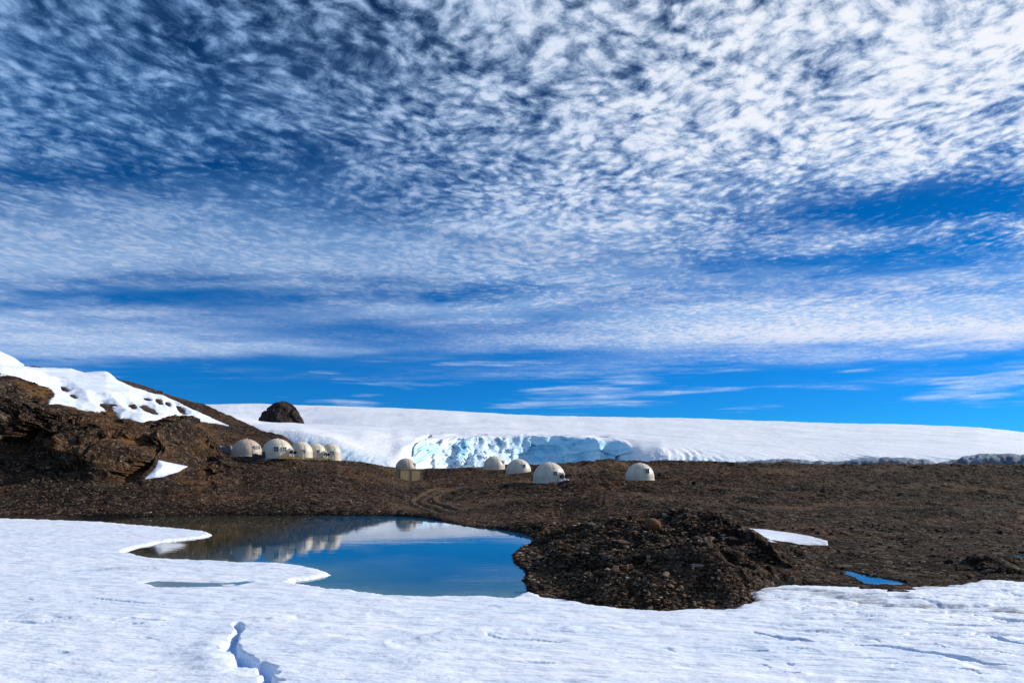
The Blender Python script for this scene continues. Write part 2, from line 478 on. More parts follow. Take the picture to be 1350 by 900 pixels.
def snow_base(x, y):
    return 0.15 + 0.016 * np.clip(36 - y, 0, 60) + 0.05 * fbm(x * 0.12, y * 0.12, 31, 3)

def edge_noise(x, y):
    return 0.35 * fbm(x * 0.5, y * 0.3, 41, 4, 0.6) + 0.13 * fbm(x * 2.2, y * 1.3, 42, 3, 0.6)

HILL_POLY = [(-300, 400), (0, 450), (138, 470), (153, 500), (175, 510), (205, 519), (215, 521),
            (232, 529), (255, 540), (280, 551), (303, 562), (275, 557), (245, 550), (228, 549), (205, 557), (188, 559), (170, 553), (158, 553), (150, 544), (140, 544), (108, 541), (80, 536),
            (64, 535), (61, 525), (50, 514), (30, 503), (0, 494), (-300, 476)]
HILL_HOLES = [(47, 482.5, 17, 1.6, 0.06), (112, 489.5, 4, 1.0, 0.1), (85, 513, 6, 3.2, 0.5), (96, 522, 5, 2.0, 0.5), (140, 536, 9, 3.5, 0.5), (174, 536, 6, 2.2, 0.4), (195, 540, 12, 3.6, 0.45), (209, 529, 6, 3.0, 0.7), (221, 532, 4, 2.2, 0.7), (238, 540, 9, 3.2, 0.8), (194, 526, 5, 1.8, 0.3)]
BANK_POLY = [(190, 632), (205, 616), (208, 606), (247, 615), (237, 622), (215, 630)]
STRIP_POLY = [(956, 690), (972, 692), (985, 695), (1010, 697), (1045, 702), (1092, 713), (1090, 717), (1050, 718.5), (1015, 718), (1000, 710), (985, 703), (960, 693)]
PATCHES = [(HILL_POLY, HILL_HOLES, 112, 262, 81, 0.7), (BANK_POLY, [], 96, 130, 83, 0.35), (STRIP_POLY, [], 40, 68, 84, 0.25)]
def patch_sd(i, px, D, zs):
    poly, holes, D0, D1, seed, edge = PATCHES[i]
    qx, qy = px, YH - F * (zs - C) / D
    dpx = sdf(qx, qy, poly)
    for hx, hy, ra, rb, rot in holes:
        c_, s_ = math.cos(rot), math.sin(rot)
        u, v = (qx - hx) * c_ + (qy - hy) * s_, -(qx - hx) * s_ + (qy - hy) * c_
        k = 0.35 * fbm(qx * 0.15, qy * 0.3, seed + 3, 3)
        dpx = np.minimum(dpx, (np.sqrt((u / ra) ** 2 + (v / rb) ** 2) - 1 + k) * min(ra, rb))
    sd = dpx * D / F * (2.0 if i == 0 else 1.5) + edge * fbm(X(px, D) * 0.25, D * 0.2, seed, 4, 0.6)
    return np.where((D > D0) & (D < D1), sd, -5.0)

def ground_xyz(px, D, smooth_only=False):
    """positions of ground points, with crags, plus masks"""
    x = X(px, np.maximum(D, 14)); y = D
    z = profile(px, D)
    hillm = sstep(330, 220, px) * sstep(88, 100, D)
    out = sstep(84, 96, D)
    # mound of broken rock on the near side of the pond
    def g(pxc, Dc, h, sx, sy, rot=0.0):
        dx, dy = x - X(pxc, Dc), y - Dc
        c_, s_ = math.cos(rot), math.sin(rot)
        a, b = dx * c_ + dy * s_, -dx * s_ + dy * c_
        return h * np.exp(-(a / sx) ** 2 - (b / sy) ** 2)
    mound = (g(895, 49, 1.25, 4.8, 6.5, 0.3) + g(835, 37, 0.8, 5.5, 5.5) + g(950, 31.5, 0.95, 2.6, 3.0) + g(700, 39, 0.55, 2.4, 4.0)
             + g(860, 29.5, 0.45, 4.5, 2.2) + g(760, 52, 0.5, 4.0, 8.0) + g(1000, 42, 0.45, 3.0, 3.5) + g(1318, 38.5, 0.35, 3.0, 1.6))
    z = z + mound
    mm = np.clip(mound / 0.6, 0, 1)
    zsm = z + fbm(x * 0.06, y * 0.06, 9, 4) * 0.9 * sstep(60, 140, D) * sstep(300, 240, D)
    psd = [patch_sd(i, px, np.maximum(D, 14), zsm) for i in range(3)]
    snowy = np.max([sstep(-1.0, 0.8, psd[0]), sstep(-3.5, -0.8, psd[1]), sstep(-1.0, 0.8, psd[2])], axis=0)
    bare = 1 - snowy
    if smooth_only: return np.stack([x, y, zsm], -1), psd
    f1, f2, cid = worley(x * 0.9 + 0.2 * perlin(x, y, 5), y * 0.75, 8)
    f1b, _, cidb = worley(x * 0.33, y * 0.28 + 0.1 * x, 18)
    rough = 0.10 + 0.20 * mm
    dist = sstep(40, 130, D)
    z = z + (ridged(x * 0.45, y * 0.35, 3, 5, 0.6) * rough + (cid - 0.5) * (0.10 + 0.50 * mm) - 0.2 * mm * f1) * (1 + dist) * (1 - 0.5 * sstep(0.2, 0, z)) * bare
    z = z + mm * ((cidb - 0.5) * 1.25 + ridged(x * 0.22, y * 0.2, 14, 3) * 0.30) * bare
    z = z + fbm(x * 0.06, y * 0.06, 9, 4) * 0.9 * sstep(60, 140, D) * sstep(300, 240, D)
    skyr = sstep(130, 190, D) * sstep(700, 730, px)
    z = z + skyr * (ridged(x * 0.12, y * 0.12, 77, 4, 0.55) - 0.35) * 0.8
    # low swells and stony banks of the open plain
    pl_ = sstep(560, 760, px) * sstep(42, 62, D) * sstep(320, 240, D) * bare
    z = z + pl_ * (fbm(x * 0.035, y * 0.05, 78, 3) * 1.7 + (ridged(x * 0.09, y * 0.13, 79, 4, 0.55) - 0.4) * 0.9 * (0.5 + 0.5 * sstep(70, 130, D)))
    # hill crags
    cr = ridged(x * 0.045, y * 0.045, 21, 5, 0.55) * 3.8 + (worley(x * 0.11, y * 0.09, 23)[2] - 0.5) * 3.0
    cr = cr + (worley(x * 0.32, y * 0.25, 24)[2] - 0.5) * 1.2 + fbm(x * 0.5, y * 0.4, 25, 4, 0.6) * 0.7
    cliffm = hillm * sstep(96, 104, D) * sstep(165, 140, D)
    backm = hillm * sstep(140, 165, D)
    z = z + cr * (0.85 * cliffm + 0.09 * backm * sstep(260, 240, D)) * (1 - 0.97 * snowy) * (1 - 0.8 * sstep(-7, 0, psd[0])) - 0.3 * snowy * backm
    f1c, f2c, cidc = worley(x * 0.16 + 0.3 * fbm(x * 0.2, z * 0.2, 61, 3), z * 0.14 + y * 0.02, 62)
    f1d, f2d, cidd = worley(x * 0.5 + 0.2 * fbm(x * 0.6, z * 0.6, 63, 3), z * 0.38, 64)
    y = y + cliffm * bare * ((cidc - 0.5) * 11.0 + f1c * 7.0 + (cidd - 0.5) * 1.3 + f1d * 0.9 + fbm(x * 0.22, z * 0.16, 26, 5, 0.55) * 4.0)
    # wheel ruts leading down to the shore
    td, tf = polydist(x, y, TRACK)
    wig = td + 0.15 * perlin(x * 0.4, y * 0.4, 71)
    tm = sstep(2.9, 2.2, wig)
    rut = np.exp(-((wig - 0.95) / 0.34) ** 2)
    berm = np.exp(-((wig - 1.65) / 0.4) ** 2) + 0.5 * np.exp(-(wig / 0.4) ** 2)
    tm = tm * sstep(0.0, 0.12, tf) * sstep(1.0, 0.9, tf)
    z = z - 0.17 * rut * tm + 0.16 * berm * tm
    # level ground under every tent and crate
    pad = np.zeros_like(z)
    for ax, ay, az, r in PADS:
        d = np.hypot(x - ax, y - ay)
        w = sstep(r + 4.0, r + 0.7, d)
        z = z * (1 - w) + az * w
        pad = np.maximum(pad, w)
    # pond, snow and puddle basins
    en = edge_noise(x, y)
    sp = sdf(x, y, POND) + en * 0.5
    ss = sdf(x, y, SNOW) + en
    land = np.maximum(z, 0.05 + 0.10 * sstep(0, 1.5, -sp) + 0.10 * np.clip(cid - 0.3, 0, 1) + 0.05 * ridged(x, y, 12, 3))
    nearm = (D > 12) & (ss < 0)
    z = np.where(nearm & (D < 90), land, z)
    z = np.where(sp > -0.25, np.minimum(z, 0.06 - 0.22 * (sp + 0.25)), z)
    z = np.where(sp > 0.0, np.maximum(np.minimum(z, -0.02 - 0.3 * sp), -2.0), z)
    sb = snow_base(x, y)
    cap = 0.10 + 0.42 * np.maximum(-sp - 0.1, 0) + 0.25 * np.clip(cid - 0.4, 0, 1) * (0.4 + mm)
    z = np.where((sp > -12) & (D > 12), np.minimum(z, cap), z)
    cap = sb + 0.02 + (0.5 + 0.7 * mm) * np.maximum(-ss, 0) + (0.15 + 0.5 * mm) * np.clip(cid - 0.35, 0, 1) * sstep(0.0, 0.9, -ss)
    z = np.where((ss < 0) & (ss > -6) & (D > 12), np.minimum(z, cap), z)
    z = np.where(ss > 0, np.minimum(z, sb - 0.05 - 0.5 * np.minimum(ss, 1.5)), z)
    wet = sstep(-0.9, -0.1, sp) * 0.8
    for poly, lev in PUDDLES:
        pd = sdf(x, y, poly) + (en * 1.3 + 0.2 * (cid - 0.6) if lev < 0.5 else en * 0.5 + 0.1)
        flat = sstep(-4, -0.5, pd)
        z = z * (1 - flat) + (lev + 0.07 + 0.08 * (cid - 0.5)) * flat
        z = np.where(pd > 0, lev - 0.02 - 0.15 * np.minimum(pd, 1), z)
        wet = np.maximum(wet, sstep(-0.7, 0, pd) * 0.6)
    fines = np.clip(np.maximum(tm * (0.5 + 0.9 * berm), sstep(0.0, 0.4, fbm(x * 0.05, y * 0.04, 55, 3)) * sstep(440, 560, px) * sstep(70, 90, D)), 0, 1) * (1 - mm)
    cliff = np.clip(cliffm + backm * 0.6, 0, 1)
    return np.stack([x, y, z], -1), dict(fines=fines, wet=wet, cliff=cliff)

def cols(a, b, step, outside=12):
    return np.concatenate([np.arange(-700, a, outside), np.arange(a, b, step), np.arange(b, 2100, outside)]).astype(float)

g_px = cols(-40, 1400, 1.7)
rows = []
def seg(a, b, n): rows.extend(np.linspace(a, b, n, endpoint=False))
seg(-80, 22, 8)
rows.extend(F * C / np.linspace(F * C / 22, F * C / 84, 230, endpoint=False))
seg(84, 152, 190); seg(152, 265, 120); seg(265, 340, 14); seg(340, 900, 12)
g_D = np.array(rows)
PX, DD = np.meshgrid(g_px, g_D)
GP, GA = ground_xyz(PX, DD)
me = grid_mesh('ground', GP, smooth=False)
for k, v in GA.items(): vattr(me, k, v)
ground = tag(link('ground', me, M_GROUND), kind='structure')
BVH = BVHTree.FromPolygons([tuple(v) for v in GP.reshape(-1, 3)], [tuple(p.vertices) for p in me.polygons])

def drop(x, y):
    h = BVH.ray_cast(Vector((x, y, 200)), Vector((0, 0, -1)))
    return (h[0], h[1]) if h[0] is not None else (None, None)
def shoot(px, py):
    """the ground point seen at a place of the photograph"""
    h = BVH.ray_cast(Vector((0, 0, C)), Vector(((px - CX) / F, 1, -(py - YH) / F)).normalized())
    return (h[0], h[1]) if h[0] is not None else (None, None)

# ------------------------------------------------------------------ pond and puddles
def water_sheet(name, x0, x1, y0, y1, z, poly):
    xs, ys = np.meshgrid(np.linspace(x0, x1, 60), np.linspace(y0, y1, 120))
    me = grid_mesh(name, np.stack([xs, ys, np.full_like(xs, z)], -1))
    if poly is POND:
        d = sdf(xs, ys, SNOW)
        vattr(me, 'shallow', sstep(-7, 0.5, d) * sstep(50, 34, ys) + 0.75 * sstep(-1.8, 0.1, d + 0.4 * fbm(xs, ys, 91, 3)))
        vattr(me, 'silt_reflection', sstep(-16, -24, xs + 0.12 * (ys - 55)) * sstep(38, 50, ys) * 0.9)  # left inlet: brown bed and the painted reflection of the hill
    else: vattr(me, 'shallow', np.zeros_like(xs))
    return tag(link(name, me, M_WATER), kind='structure')
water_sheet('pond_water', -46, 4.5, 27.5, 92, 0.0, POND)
for poly, lev in PUDDLES:
    a = np.array(poly)
    water_sheet('puddle_water', a[:, 0].min() - 0.3, a[:, 0].max() + 0.3, a[:, 1].min() - 0.3, a[:, 1].max() + 0.3, lev, poly)

# ------------------------------------------------------------------ near snowfield
s_px = cols(-40, 1400, 1.8)
s_D = np.concatenate([np.linspace(-80, 12, 14, endpoint=False), F * C / np.linspace(F * C / 12, F * C / 88, 470)])
PX, DD = np.meshgrid(s_px, s_D)
x = X(PX, np.maximum(DD, 14)); y = DD
d = sdf(x, y, SNOW) + edge_noise(x, y)
z = snow_base(x, y)
z = z + 0.08 * fbm(x * 0.33, y * 0.75, 33, 5, 0.62) + 0.030 * ridged(x * 0.35, y * 1.0, 34, 4, 0.6) * (0.7 + 1.3 * sstep(4, 12, x)) + 0.006 * fbm(x * 3, y * 4, 35, 3)
pit = worley(x * 0.55, y * 0.9, 36)
z = z - 0.09 * sstep(0.55, 1.0, pit[2]) * sstep(0.35, 0.0, pit[0]) * (0.4 + 0.6 * sstep(2, 12, x))
ice = np.zeros_like(z); dirt = np.zeros_like(z)  # ice mask also paints the blue shadow inside the open crack
def P(*pts, z=0.3): return [on_plane(a, b, z) for a, b in pts]
def groove(pts, w, depth, blue_tint=0.0, taper=True, dirty=0.0, jag=0.3, zz=0.3):
    global z, ice, dirt
    dd, fr = polydist(x, y, P(*pts, z=zz))
    ww = w * ((0.25 + 0.75 * np.sin(np.pi * np.clip(fr, 0.02, 0.98))) if taper else 1) * (1 + jag * 2 * fbm(x * 1.3, y * 1.3, 44, 3))
    k = sstep(1.0, 0.45, dd / np.maximum(ww, 1e-3))
    z = z - depth * k
    ice = np.maximum(ice, blue_tint * k); dirt = np.maximum(dirt, dirty * k)
def ridge(pts, w, h):
    global z
    dd, fr = polydist(x, y, P(*pts))
    z = z + h * np.exp(-(dd / w) ** 2) * np.sin(np.pi * np.clip(fr, 0, 1)) ** 0.5 * (0.7 + 0.8 * fbm(x * 0.8, y * 0.8, 45, 3))
# the open crack near the viewer, stepped like a broken edge, its blue shadow painted in colour
groove([(312, 824), (316, 832), (309, 843), (306, 856)], 0.15, 0.3, 0.8, False, jag=0.6)
groove([(306, 856), (303, 858), (318, 868), (326, 872), (336, 880)], 0.24, 0.40, 0.8, False, jag=0.7)
groove([(320, 872), (318, 884), (345, 880), (352, 890), (356, 915), (360, 960)], 0.22, 0.45, 0.8, False, jag=0.7)
for a, b in ((300, 862), (311, 873), (322, 884), (350, 893), (355, 905)):
    groove([(a, b), (a + 10, b + 1)], 0.20, 0.40, 0.7, False, jag=0.5)
ridge([(280, 835), (275, 860), (285, 885), (300, 905)], 0.5, 0.12)
ridge([(415, 860), (520, 850), (600, 842), (680, 835), (760, 832), (830, 828)], 0.40, 0.20)
ridge([(330, 815), (352, 817), (390, 814)], 0.4, 0.14); ridge([(390, 814), (470, 808), (600, 802)], 0.35, 0.09)
ridge([(0, 811), (60, 816), (140, 818), (220, 815)], 0.5, 0.12)
# melt channels and cracks of the right half
groove([(992, 837), (1010, 840), (1030, 845), (1050, 846), (1070, 849)], 0.17, 0.16, 0.65)
groove([(1128, 854), (1150, 856), (1190, 860), (1230, 866), (1270, 871), (1295, 879), (1330, 882), (1380, 880)], 0.20, 0.17, 0.65)
groove([(1285, 838), (1310, 842), (1350, 852), (1390, 860)], 0.18, 0.14, 0.55)
groove([(1285, 812), (1310, 814), (1340, 818), (1380, 822)], 0.28, 0.12, 0.35, dirty=0.3)
groove([(640, 842), (670, 846), (700, 846), (738, 849)], 0.10, 0.08, 0.5); groove([(720, 831), (745, 829)], 0.10, 0.07, 0.5)
groove([(968, 860), (1000, 862), (1012, 863)], 0.08, 0.08, 0.5); groove([(1020, 783), (1040, 790), (1080, 792)], 0.10, 0.05, 0.1, dirty=0.3)
groove([(1215, 780), (1240, 787)], 0.10, 0.05, 0.2); groove([(1306, 772), (1345, 784)], 0.08, 0.05, 0.2); groove([(1215, 788), (1245, 798)], 0.16, 0.06, 0.2, dirty=0.2)
for i in range(70):
    a = random.uniform(1000, 1420) if i < 50 else random.uniform(-30, 1400); b = random.uniform(785, 895); l = random.uniform(8, 34) * (b - 622) / 200
    groove([(a, b), (a + l * 0.5, b + random.uniform(-1, 2.5)), (a + l, b + random.uniform(0, 5))], random.uniform(0.05, 0.12), random.uniform(0.02, 0.05), random.uniform(0.15, 0.5))
groove([(120, 786), (190, 795), (215, 797)], 0.12, 0.07, 0.35); groove([(150, 822), (170, 818), (215, 819)], 0.16, 0.06, 0.4); groove([(10, 820), (45, 824), (90, 819)], 0.16, 0.05, 0.35)
# dirty melt strip at the foot of the gravel
dd, fr = polydist(x, y, P((1030, 778), (1080, 784), (1130, 792), (1170, 799), (1215, 801), (1265, 803), (1300, 806), (1400, 811), z=0.2))
k = sstep(1.1, 0.2, dd + 0.5 * fbm(x * 0.6, y * 1.2, 47, 4)) * sstep(0.0, 0.35, fr)
dirt = np.maximum(dirt, 1.0 * k); z = z - 0.12 * k
dd, fr = polydist(x, y, P((1000, 779), (1060, 777), (1120, 784), (1200, 790), z=0.2))
dirt = np.maximum(dirt, 0.75 * sstep(0.8, 0.1, dd + 0.5 * fbm(x * 0.7, y * 1.4, 48, 4)))
dirt = np.maximum(dirt, 0.55 * sstep(0.9, 0.0, d + 0.8 * fbm(x * 0.8, y * 0.8, 49, 3)) * sstep(7, 10, x))
dd, fr = polydist(x, y, P((140, 750), (170, 747), (200, 749), z=0.15))
dirt = np.maximum(dirt, 0.5 * sstep(0.9, 0.1, dd + 0.9 * fbm(x * 1.0, y * 1.5, 50, 4))); z = z + 0.07 * sstep(1.2, 0, dd) * ridged(x * 1.2, y * 1.2, 51, 3)
rm = sstep(975, 1060, CX + F * x / np.maximum(y, 8)) * sstep(16, 24, y)
lines = ridged(x * 0.16 + y * 0.20, y * 0.95 + x * 0.10, 53, 5, 0.6)
z = z - rm * 0.10 * sstep(0.45, 0.85, lines)
dirt = np.maximum(dirt, rm * 0.45 * sstep(0.50, 0.85, lines) * sstep(0.45, 0.6, 0.5 + 0.5 * fbm(x * 0.2, y * 0.3, 54, 3)))
ice = np.maximum(ice, rm * 0.30 * sstep(0.55, 0.9, lines) * sstep(24, 22, y))
# slush pool
pool = sdf(x, y, P((190, 768), (205, 766), (250, 767.5), (290, 768), (325, 765.5), (328, 768), (310, 772), (260, 774), (215, 775), (200, 771), z=0.15)) + 0.15 * fbm(x, y, 52, 3)
z = np.where(pool > -0.4, z - 0.10 * sstep(-0.4, 0.1, pool), z)
inner = sstep(0.0, 0.35, d)
z = np.where(d > 0, np.maximum(z - 0.13 * (1 - inner), 0.02), -0.9 * np.clip(-d, 0, 1) * 1.2 + 0.02 - 0.0)
me = grid_mesh('snow_ground', np.stack([x, y, z], -1))
vattr(me, 'ice', np.clip(ice, 0, 1)); vattr(me, 'dirt', np.clip(dirt, 0, 1))
tag(link('snow_ground', me, M_SNOW), kind='structure')
m_slush, n_ = mat('slush_water')
n_.principled((0.10, 0.18, 0.21), 0.12, spec=0.5)
a = np.array(P((190, 766), (328, 775), z=0.15))
xs, ys = np.meshgrid(np.linspace(a[:, 0].min() - 0.5, a[:, 0].max() + 0.5, 12), np.linspace(a[:, 1].min() - 0.3, a[:, 1].max() + 0.3, 8))
zp = float(z[pool > 0.25].mean()) + 0.02 if (pool > 0.25).any() else 0.06
tag(link('meltwater', grid_mesh('meltwater', np.stack([xs, ys, np.full_like(xs, zp)], -1)), m_slush), kind='structure')

# ------------------------------------------------------------------ snow lying on the hill and in hollows
def snow_patch(name, i, px0, px1, D0, D1, nc, nr, thick):
    PX, DD = np.meshgrid(np.linspace(px0, px1, nc), np.linspace(D0, D1, nr))
    G, psd = ground_xyz(PX, DD, True)
    sd = psd[i]
    rel = 0.10 * fbm(G[..., 0] * 0.12, G[..., 1] * 0.10, 87, 4) + 0.03 * ridged(G[..., 0] * 0.5, G[..., 1] * 0.4, 88, 3)
    if i == 0: rel = rel * 1.3
    if i == 2: rel = rel * 0.6 + 0.05 * fbm(G[..., 0] * 0.8, G[..., 1] * 0.8, 89, 4)
    t = np.where(sd > 0, np.minimum(thick, 0.30 * sd) + 0.04 + rel * sstep(0, 1.5, sd), np.maximum(0.04 + sd * (3.0 if i == 0 else 1.2), -9.0 if i == 0 else -2.0))
    me = grid_mesh(name, np.stack([G[..., 0], G[..., 1], G[..., 2] + t], -1))
    vattr(me, 'ice', np.zeros_like(t)); vattr(me, 'dirt', 0.6 * sstep(0.8, 0, sd))
    return tag(link(name, me, M_SNOWFAR), kind='structure')
snow_patch('hill_snow', 0, -330, 312, 113, 256, 360, 190, 0.9)
snow_patch('snow_patch', 1, 170, 262, 97, 129, 90, 80, 0.7)
snow_patch('snow_patch', 2, 930, 1110, 41, 67, 200, 110, 0.09)

# ------------------------------------------------------------------ glacier
# face foot, low face, high face, lip, shoulder, plateau, dip, skyline, beyond
GT = {
 -900: [(300, 640), (305, 620), (320, 590), (345, 560), (430, 548), (600, 545), (900, 545), (1900, 535), (3200, 560)],
 300:  [(290, 640), (296, 615), (308, 590), (330, 566), (420, 549), (560, 546.5), (850, 556), (1900, 534.5), (3200, 560)],
 345:  [(285, 640), (290, 615), (300, 592), (318, 566), (400, 557), (560, 555.5), (850, 564), (1900, 533.5), (3200, 560)],
 400:  [(280, 640), (284, 612), (294, 590), (310, 569), (380, 562), (560, 560), (850, 566), (1900, 535), (3200, 560)],
 440:  [(276, 640), (280, 615), (288, 597), (302, 578), (360, 568), (560, 562), (850, 564), (1900, 536), (3200, 562)],
 480:  [(272, 640), (276, 618), (283, 606), (296, 593), (345, 574), (560, 564), (850, 563), (1900, 537.5), (3200, 563)],
 515:  [(268, 640), (272, 624), (280, 612), (300, 598), (350, 580), (560, 566), (850, 563), (1900, 539), (3200, 564)],
 530:  [(270, 640), (276, 622), (292, 606), (316, 590), (365, 577.5), (560, 566.5), (850, 562.5), (1900, 539.6), (3200, 564)],
 546:  [(278, 640), (298, 618), (326, 599), (345, 583), (385, 577), (560, 567), (850, 562), (1900, 540.5), (3200, 565)],
 565:  [(288, 640), (318, 616), (352, 594), (374, 580), (405, 576), (560, 567), (850, 562), (1900, 541.5), (3200, 566)],
 600:  [(300, 640), (335, 614), (385, 593), (408, 578), (430, 574), (560, 567), (850, 562), (1900, 543), (3200, 567)],
 640:  [(300, 640), (335, 612), (395, 592), (418, 576.5), (436, 573), (560, 567), (850, 562), (1900, 545.5), (3200, 568)],
 672:  [(315, 640), (350, 618), (405, 600), (425, 575.5), (438, 572.5), (560, 567), (850, 563), (1900, 548), (3200, 570)],
 690:  [(380, 640), (415, 622), (422, 600), (428, 575), (440, 572), (560, 568), (850, 564), (1900, 549), (3200, 570)],
 740:  [(390, 640), (413, 622), (420, 600), (426, 575), (440, 572.5), (560, 568.5), (850, 564.5), (1900, 550), (3200, 571)],
 775:  [(395, 640), (412, 622), (417, 600), (422, 577), (438, 574), (560, 569), (850, 565), (1900, 551), (3200, 572)],
 784:  [(380, 640), (398, 620), (406, 600), (416, 579), (436, 575), (560, 569), (850, 565), (1900, 551.2), (3200, 572)],
 789:  [(352, 640), (372, 618), (388, 601), (410, 582), (434, 576), (560, 569), (850, 565), (1900, 551.3), (3200, 572)],
 797:  [(384, 640), (398, 622), (404, 600), (413, 581), (434, 576.5), (560, 569), (850, 565), (1900, 551.5), (3200, 572)],
 815:  [(376, 640), (390, 622), (396, 602), (404, 581), (426, 577), (560, 569.5), (850, 565.5), (1900, 551.8), (3200, 572)],
 826:  [(352, 640), (366, 622), (374, 604), (386, 585.5), (414, 578.5), (560, 570), (850, 566), (1900, 552), (3200, 573)],
 834:  [(322, 640), (332, 622), (342, 608), (358, 594), (402, 580.5), (560, 570.5), (850, 566), (1900, 552), (3200, 573)],
 843:  [(290, 640), (297, 618), (312, 606), (336, 594), (396, 581), (560, 571), (850, 566), (1900, 552), (3200, 573)],
 870:  [(284, 640), (290, 612), (304, 598), (335, 587), (400, 580), (560, 572), (850, 567), (1900, 552), (3200, 573)],
 960:  [(284, 640), (292, 612), (308, 600), (340, 591), (400, 583), (560, 574), (850, 568), (1900, 554.5), (3200, 576)],
 1100: [(290, 640), (300, 613), (318, 603), (350, 594), (420, 585), (580, 577), (850, 571), (1900, 560), (3200, 580)],
 1200: [(295, 640), (305, 612), (325, 603), (360, 595), (430, 587), (600, 579), (900, 573), (1900, 561), (3200, 582)],
 1290: [(300, 640), (310, 611), (330, 604), (370, 597), (440, 589), (600, 582), (900, 576), (1900, 565), (3200, 586)],
 1350: [(300, 640), (310, 611), (330, 605), (370, 599), (440, 592), (600, 586), (900, 581), (1900, 572), (3200, 592)],
 1500: [(300, 640), (310, 613), (330, 609), (370, 605), (440, 600), (600, 596), (900, 593), (1900, 588), (3200, 600)],
 2400: [(300, 640), (310, 617), (330, 613), (370, 611), (440, 610), (600, 608), (900, 607), (1900, 606), (3200, 612)],
}
gp = np.array(sorted(GT)); gt = np.array([[(D, Z(D, py)) for D, py in GT[int(p)]] for p in gp])
c_px = np.concatenate([np.arange(-700, 270, 14), np.arange(270, 1380, 1.9), np.arange(1380, 2100, 14)]).astype(float)
nseg = [16, 46, 46, 30, 34, 22, 26, 40, 4]
ts = np.concatenate([k + np.arange(nseg[k]) / nseg[k] for k in range(8)] + [[8.0]])
PX, TT = np.meshgrid(c_px, ts)
# sample the control table: linear across columns, smoothed along t
Dg = np.zeros_like(PX); Zg = np.zeros_like(PX)
cd = np.stack([np.interp(c_px, gp, gt[:, k, 0]) for k in range(9)]); cz = np.stack([np.interp(c_px, gp, gt[:, k, 1]) for k in range(9)])
_k = np.hanning(9)[1:-1]; _k = _k / _k.sum()
def _sm(a):
    b = np.stack([np.convolve(np.pad(q, 3, mode='edge'), _k, 'valid') for q in a])
    return b
cd, cz = _sm(cd), _sm(cz)
def catmull(cv, T):
    k = np.clip(np.floor(T).astype(int), 0, 7); f = T - k
    ci = np.arange(cv.shape[1])[None, :]
    p0 = cv[np.maximum(k - 1, 0), ci]; p1 = cv[k, ci]; p2 = cv[k + 1, ci]; p3 = cv[np.minimum(k + 2, 8), ci]
    m1 = 0.5 * (p2 - p0); m2 = 0.5 * (p3 - p1)
    lim = 1.6 * np.abs(p2 - p1)
    m1 = np.clip(m1, -lim, lim); m2 = np.clip(m2, -lim, lim)
    return p1 * (2*f**3 - 3*f**2 + 1) + m1 * (f**3 - 2*f**2 + f) + p2 * (-2*f**3 + 3*f**2) + m2 * (f**3 - f**2)
Dg = catmull(cd, TT); Zg = catmull(cz, TT)
x = X(PX, Dg)
face = sstep(0.2, 0.8, TT) * sstep(3.25, 2.75, TT + 0.25 * fbm(PX * 0.05, PX * 0, 100, 4))
alc = sstep(536, 560, PX) * sstep(842, 830, PX)
fall = sstep(534, 566, PX) * sstep(706, 662, PX)
right = sstep(835, 870, PX)
left = sstep(535, 480, PX)
# serac blocks of the ice fall
fw = worley(x * 0.16 + 0.4 * perlin(x * 0.1, Zg * 0.1, 3), Zg * 0.085, 101); fw2 = worley(x * 0.45, Zg * 0.22 + Dg * 0.03, 102)
Dg = Dg - fall * face * ((fw[2] - 0.3) * 7 + (fw2[2] - 0.5) * 3.5 + ridged(x * 0.12, Zg * 0.05, 103, 4, 0.6) * 4)
Zg = Zg + fall * face * ((fw[2] - 0.5) * 2.2 + (fw2[2] - 0.5) * 1.2)
# clean break of the shaded wall
cw = worley(x * 0.05 + Zg * 0.02, Zg * 0.10 - x * 0.01, 105)
Dg = Dg - (alc - fall * alc) * face * ((cw[2] - 0.5) * 9 + fbm(x * 0.08, Zg * 0.14, 106, 5, 0.6) * 6)
# fluted margins either side
flute = ridged(x * 0.13 + 0.02 * Zg + 1.5 * perlin(x * 0.03, Dg * 0.02, 108), Dg * 0.02, 107, 5, 0.65) * (0.35 + 0.9 * np.clip(0.5 + perlin(x * 0.02, Dg * 0.0, 109), 0, 1))
low = sstep(0.3, 1.0, TT) * sstep(3.4, 1.6, TT)
Dg = Dg - (right + left) * low * flute * 3.0
Zg = Zg + (right + left) * low * (flute * 0.6)
lip = sstep(2.2, 3.0, TT) * sstep(4.0, 3.1, TT) * alc
Dg = Dg + lip * 6.0 * fbm(x * 0.06, x * 0, 113, 4, 0.6); Zg = Zg + lip * 1.6 * fbm(x * 0.09, x * 0, 114, 4, 0.6)
up = sstep(2.8, 3.6, TT)
Zg = Zg + up * (fbm(x * 0.008, Dg * 0.0045, 110, 4) * 5.0 * sstep(3.2, 5, TT) * sstep(8.0, 6.6, TT) + fbm(x * 0.05, Dg * 0.03, 111, 4) * 0.6)
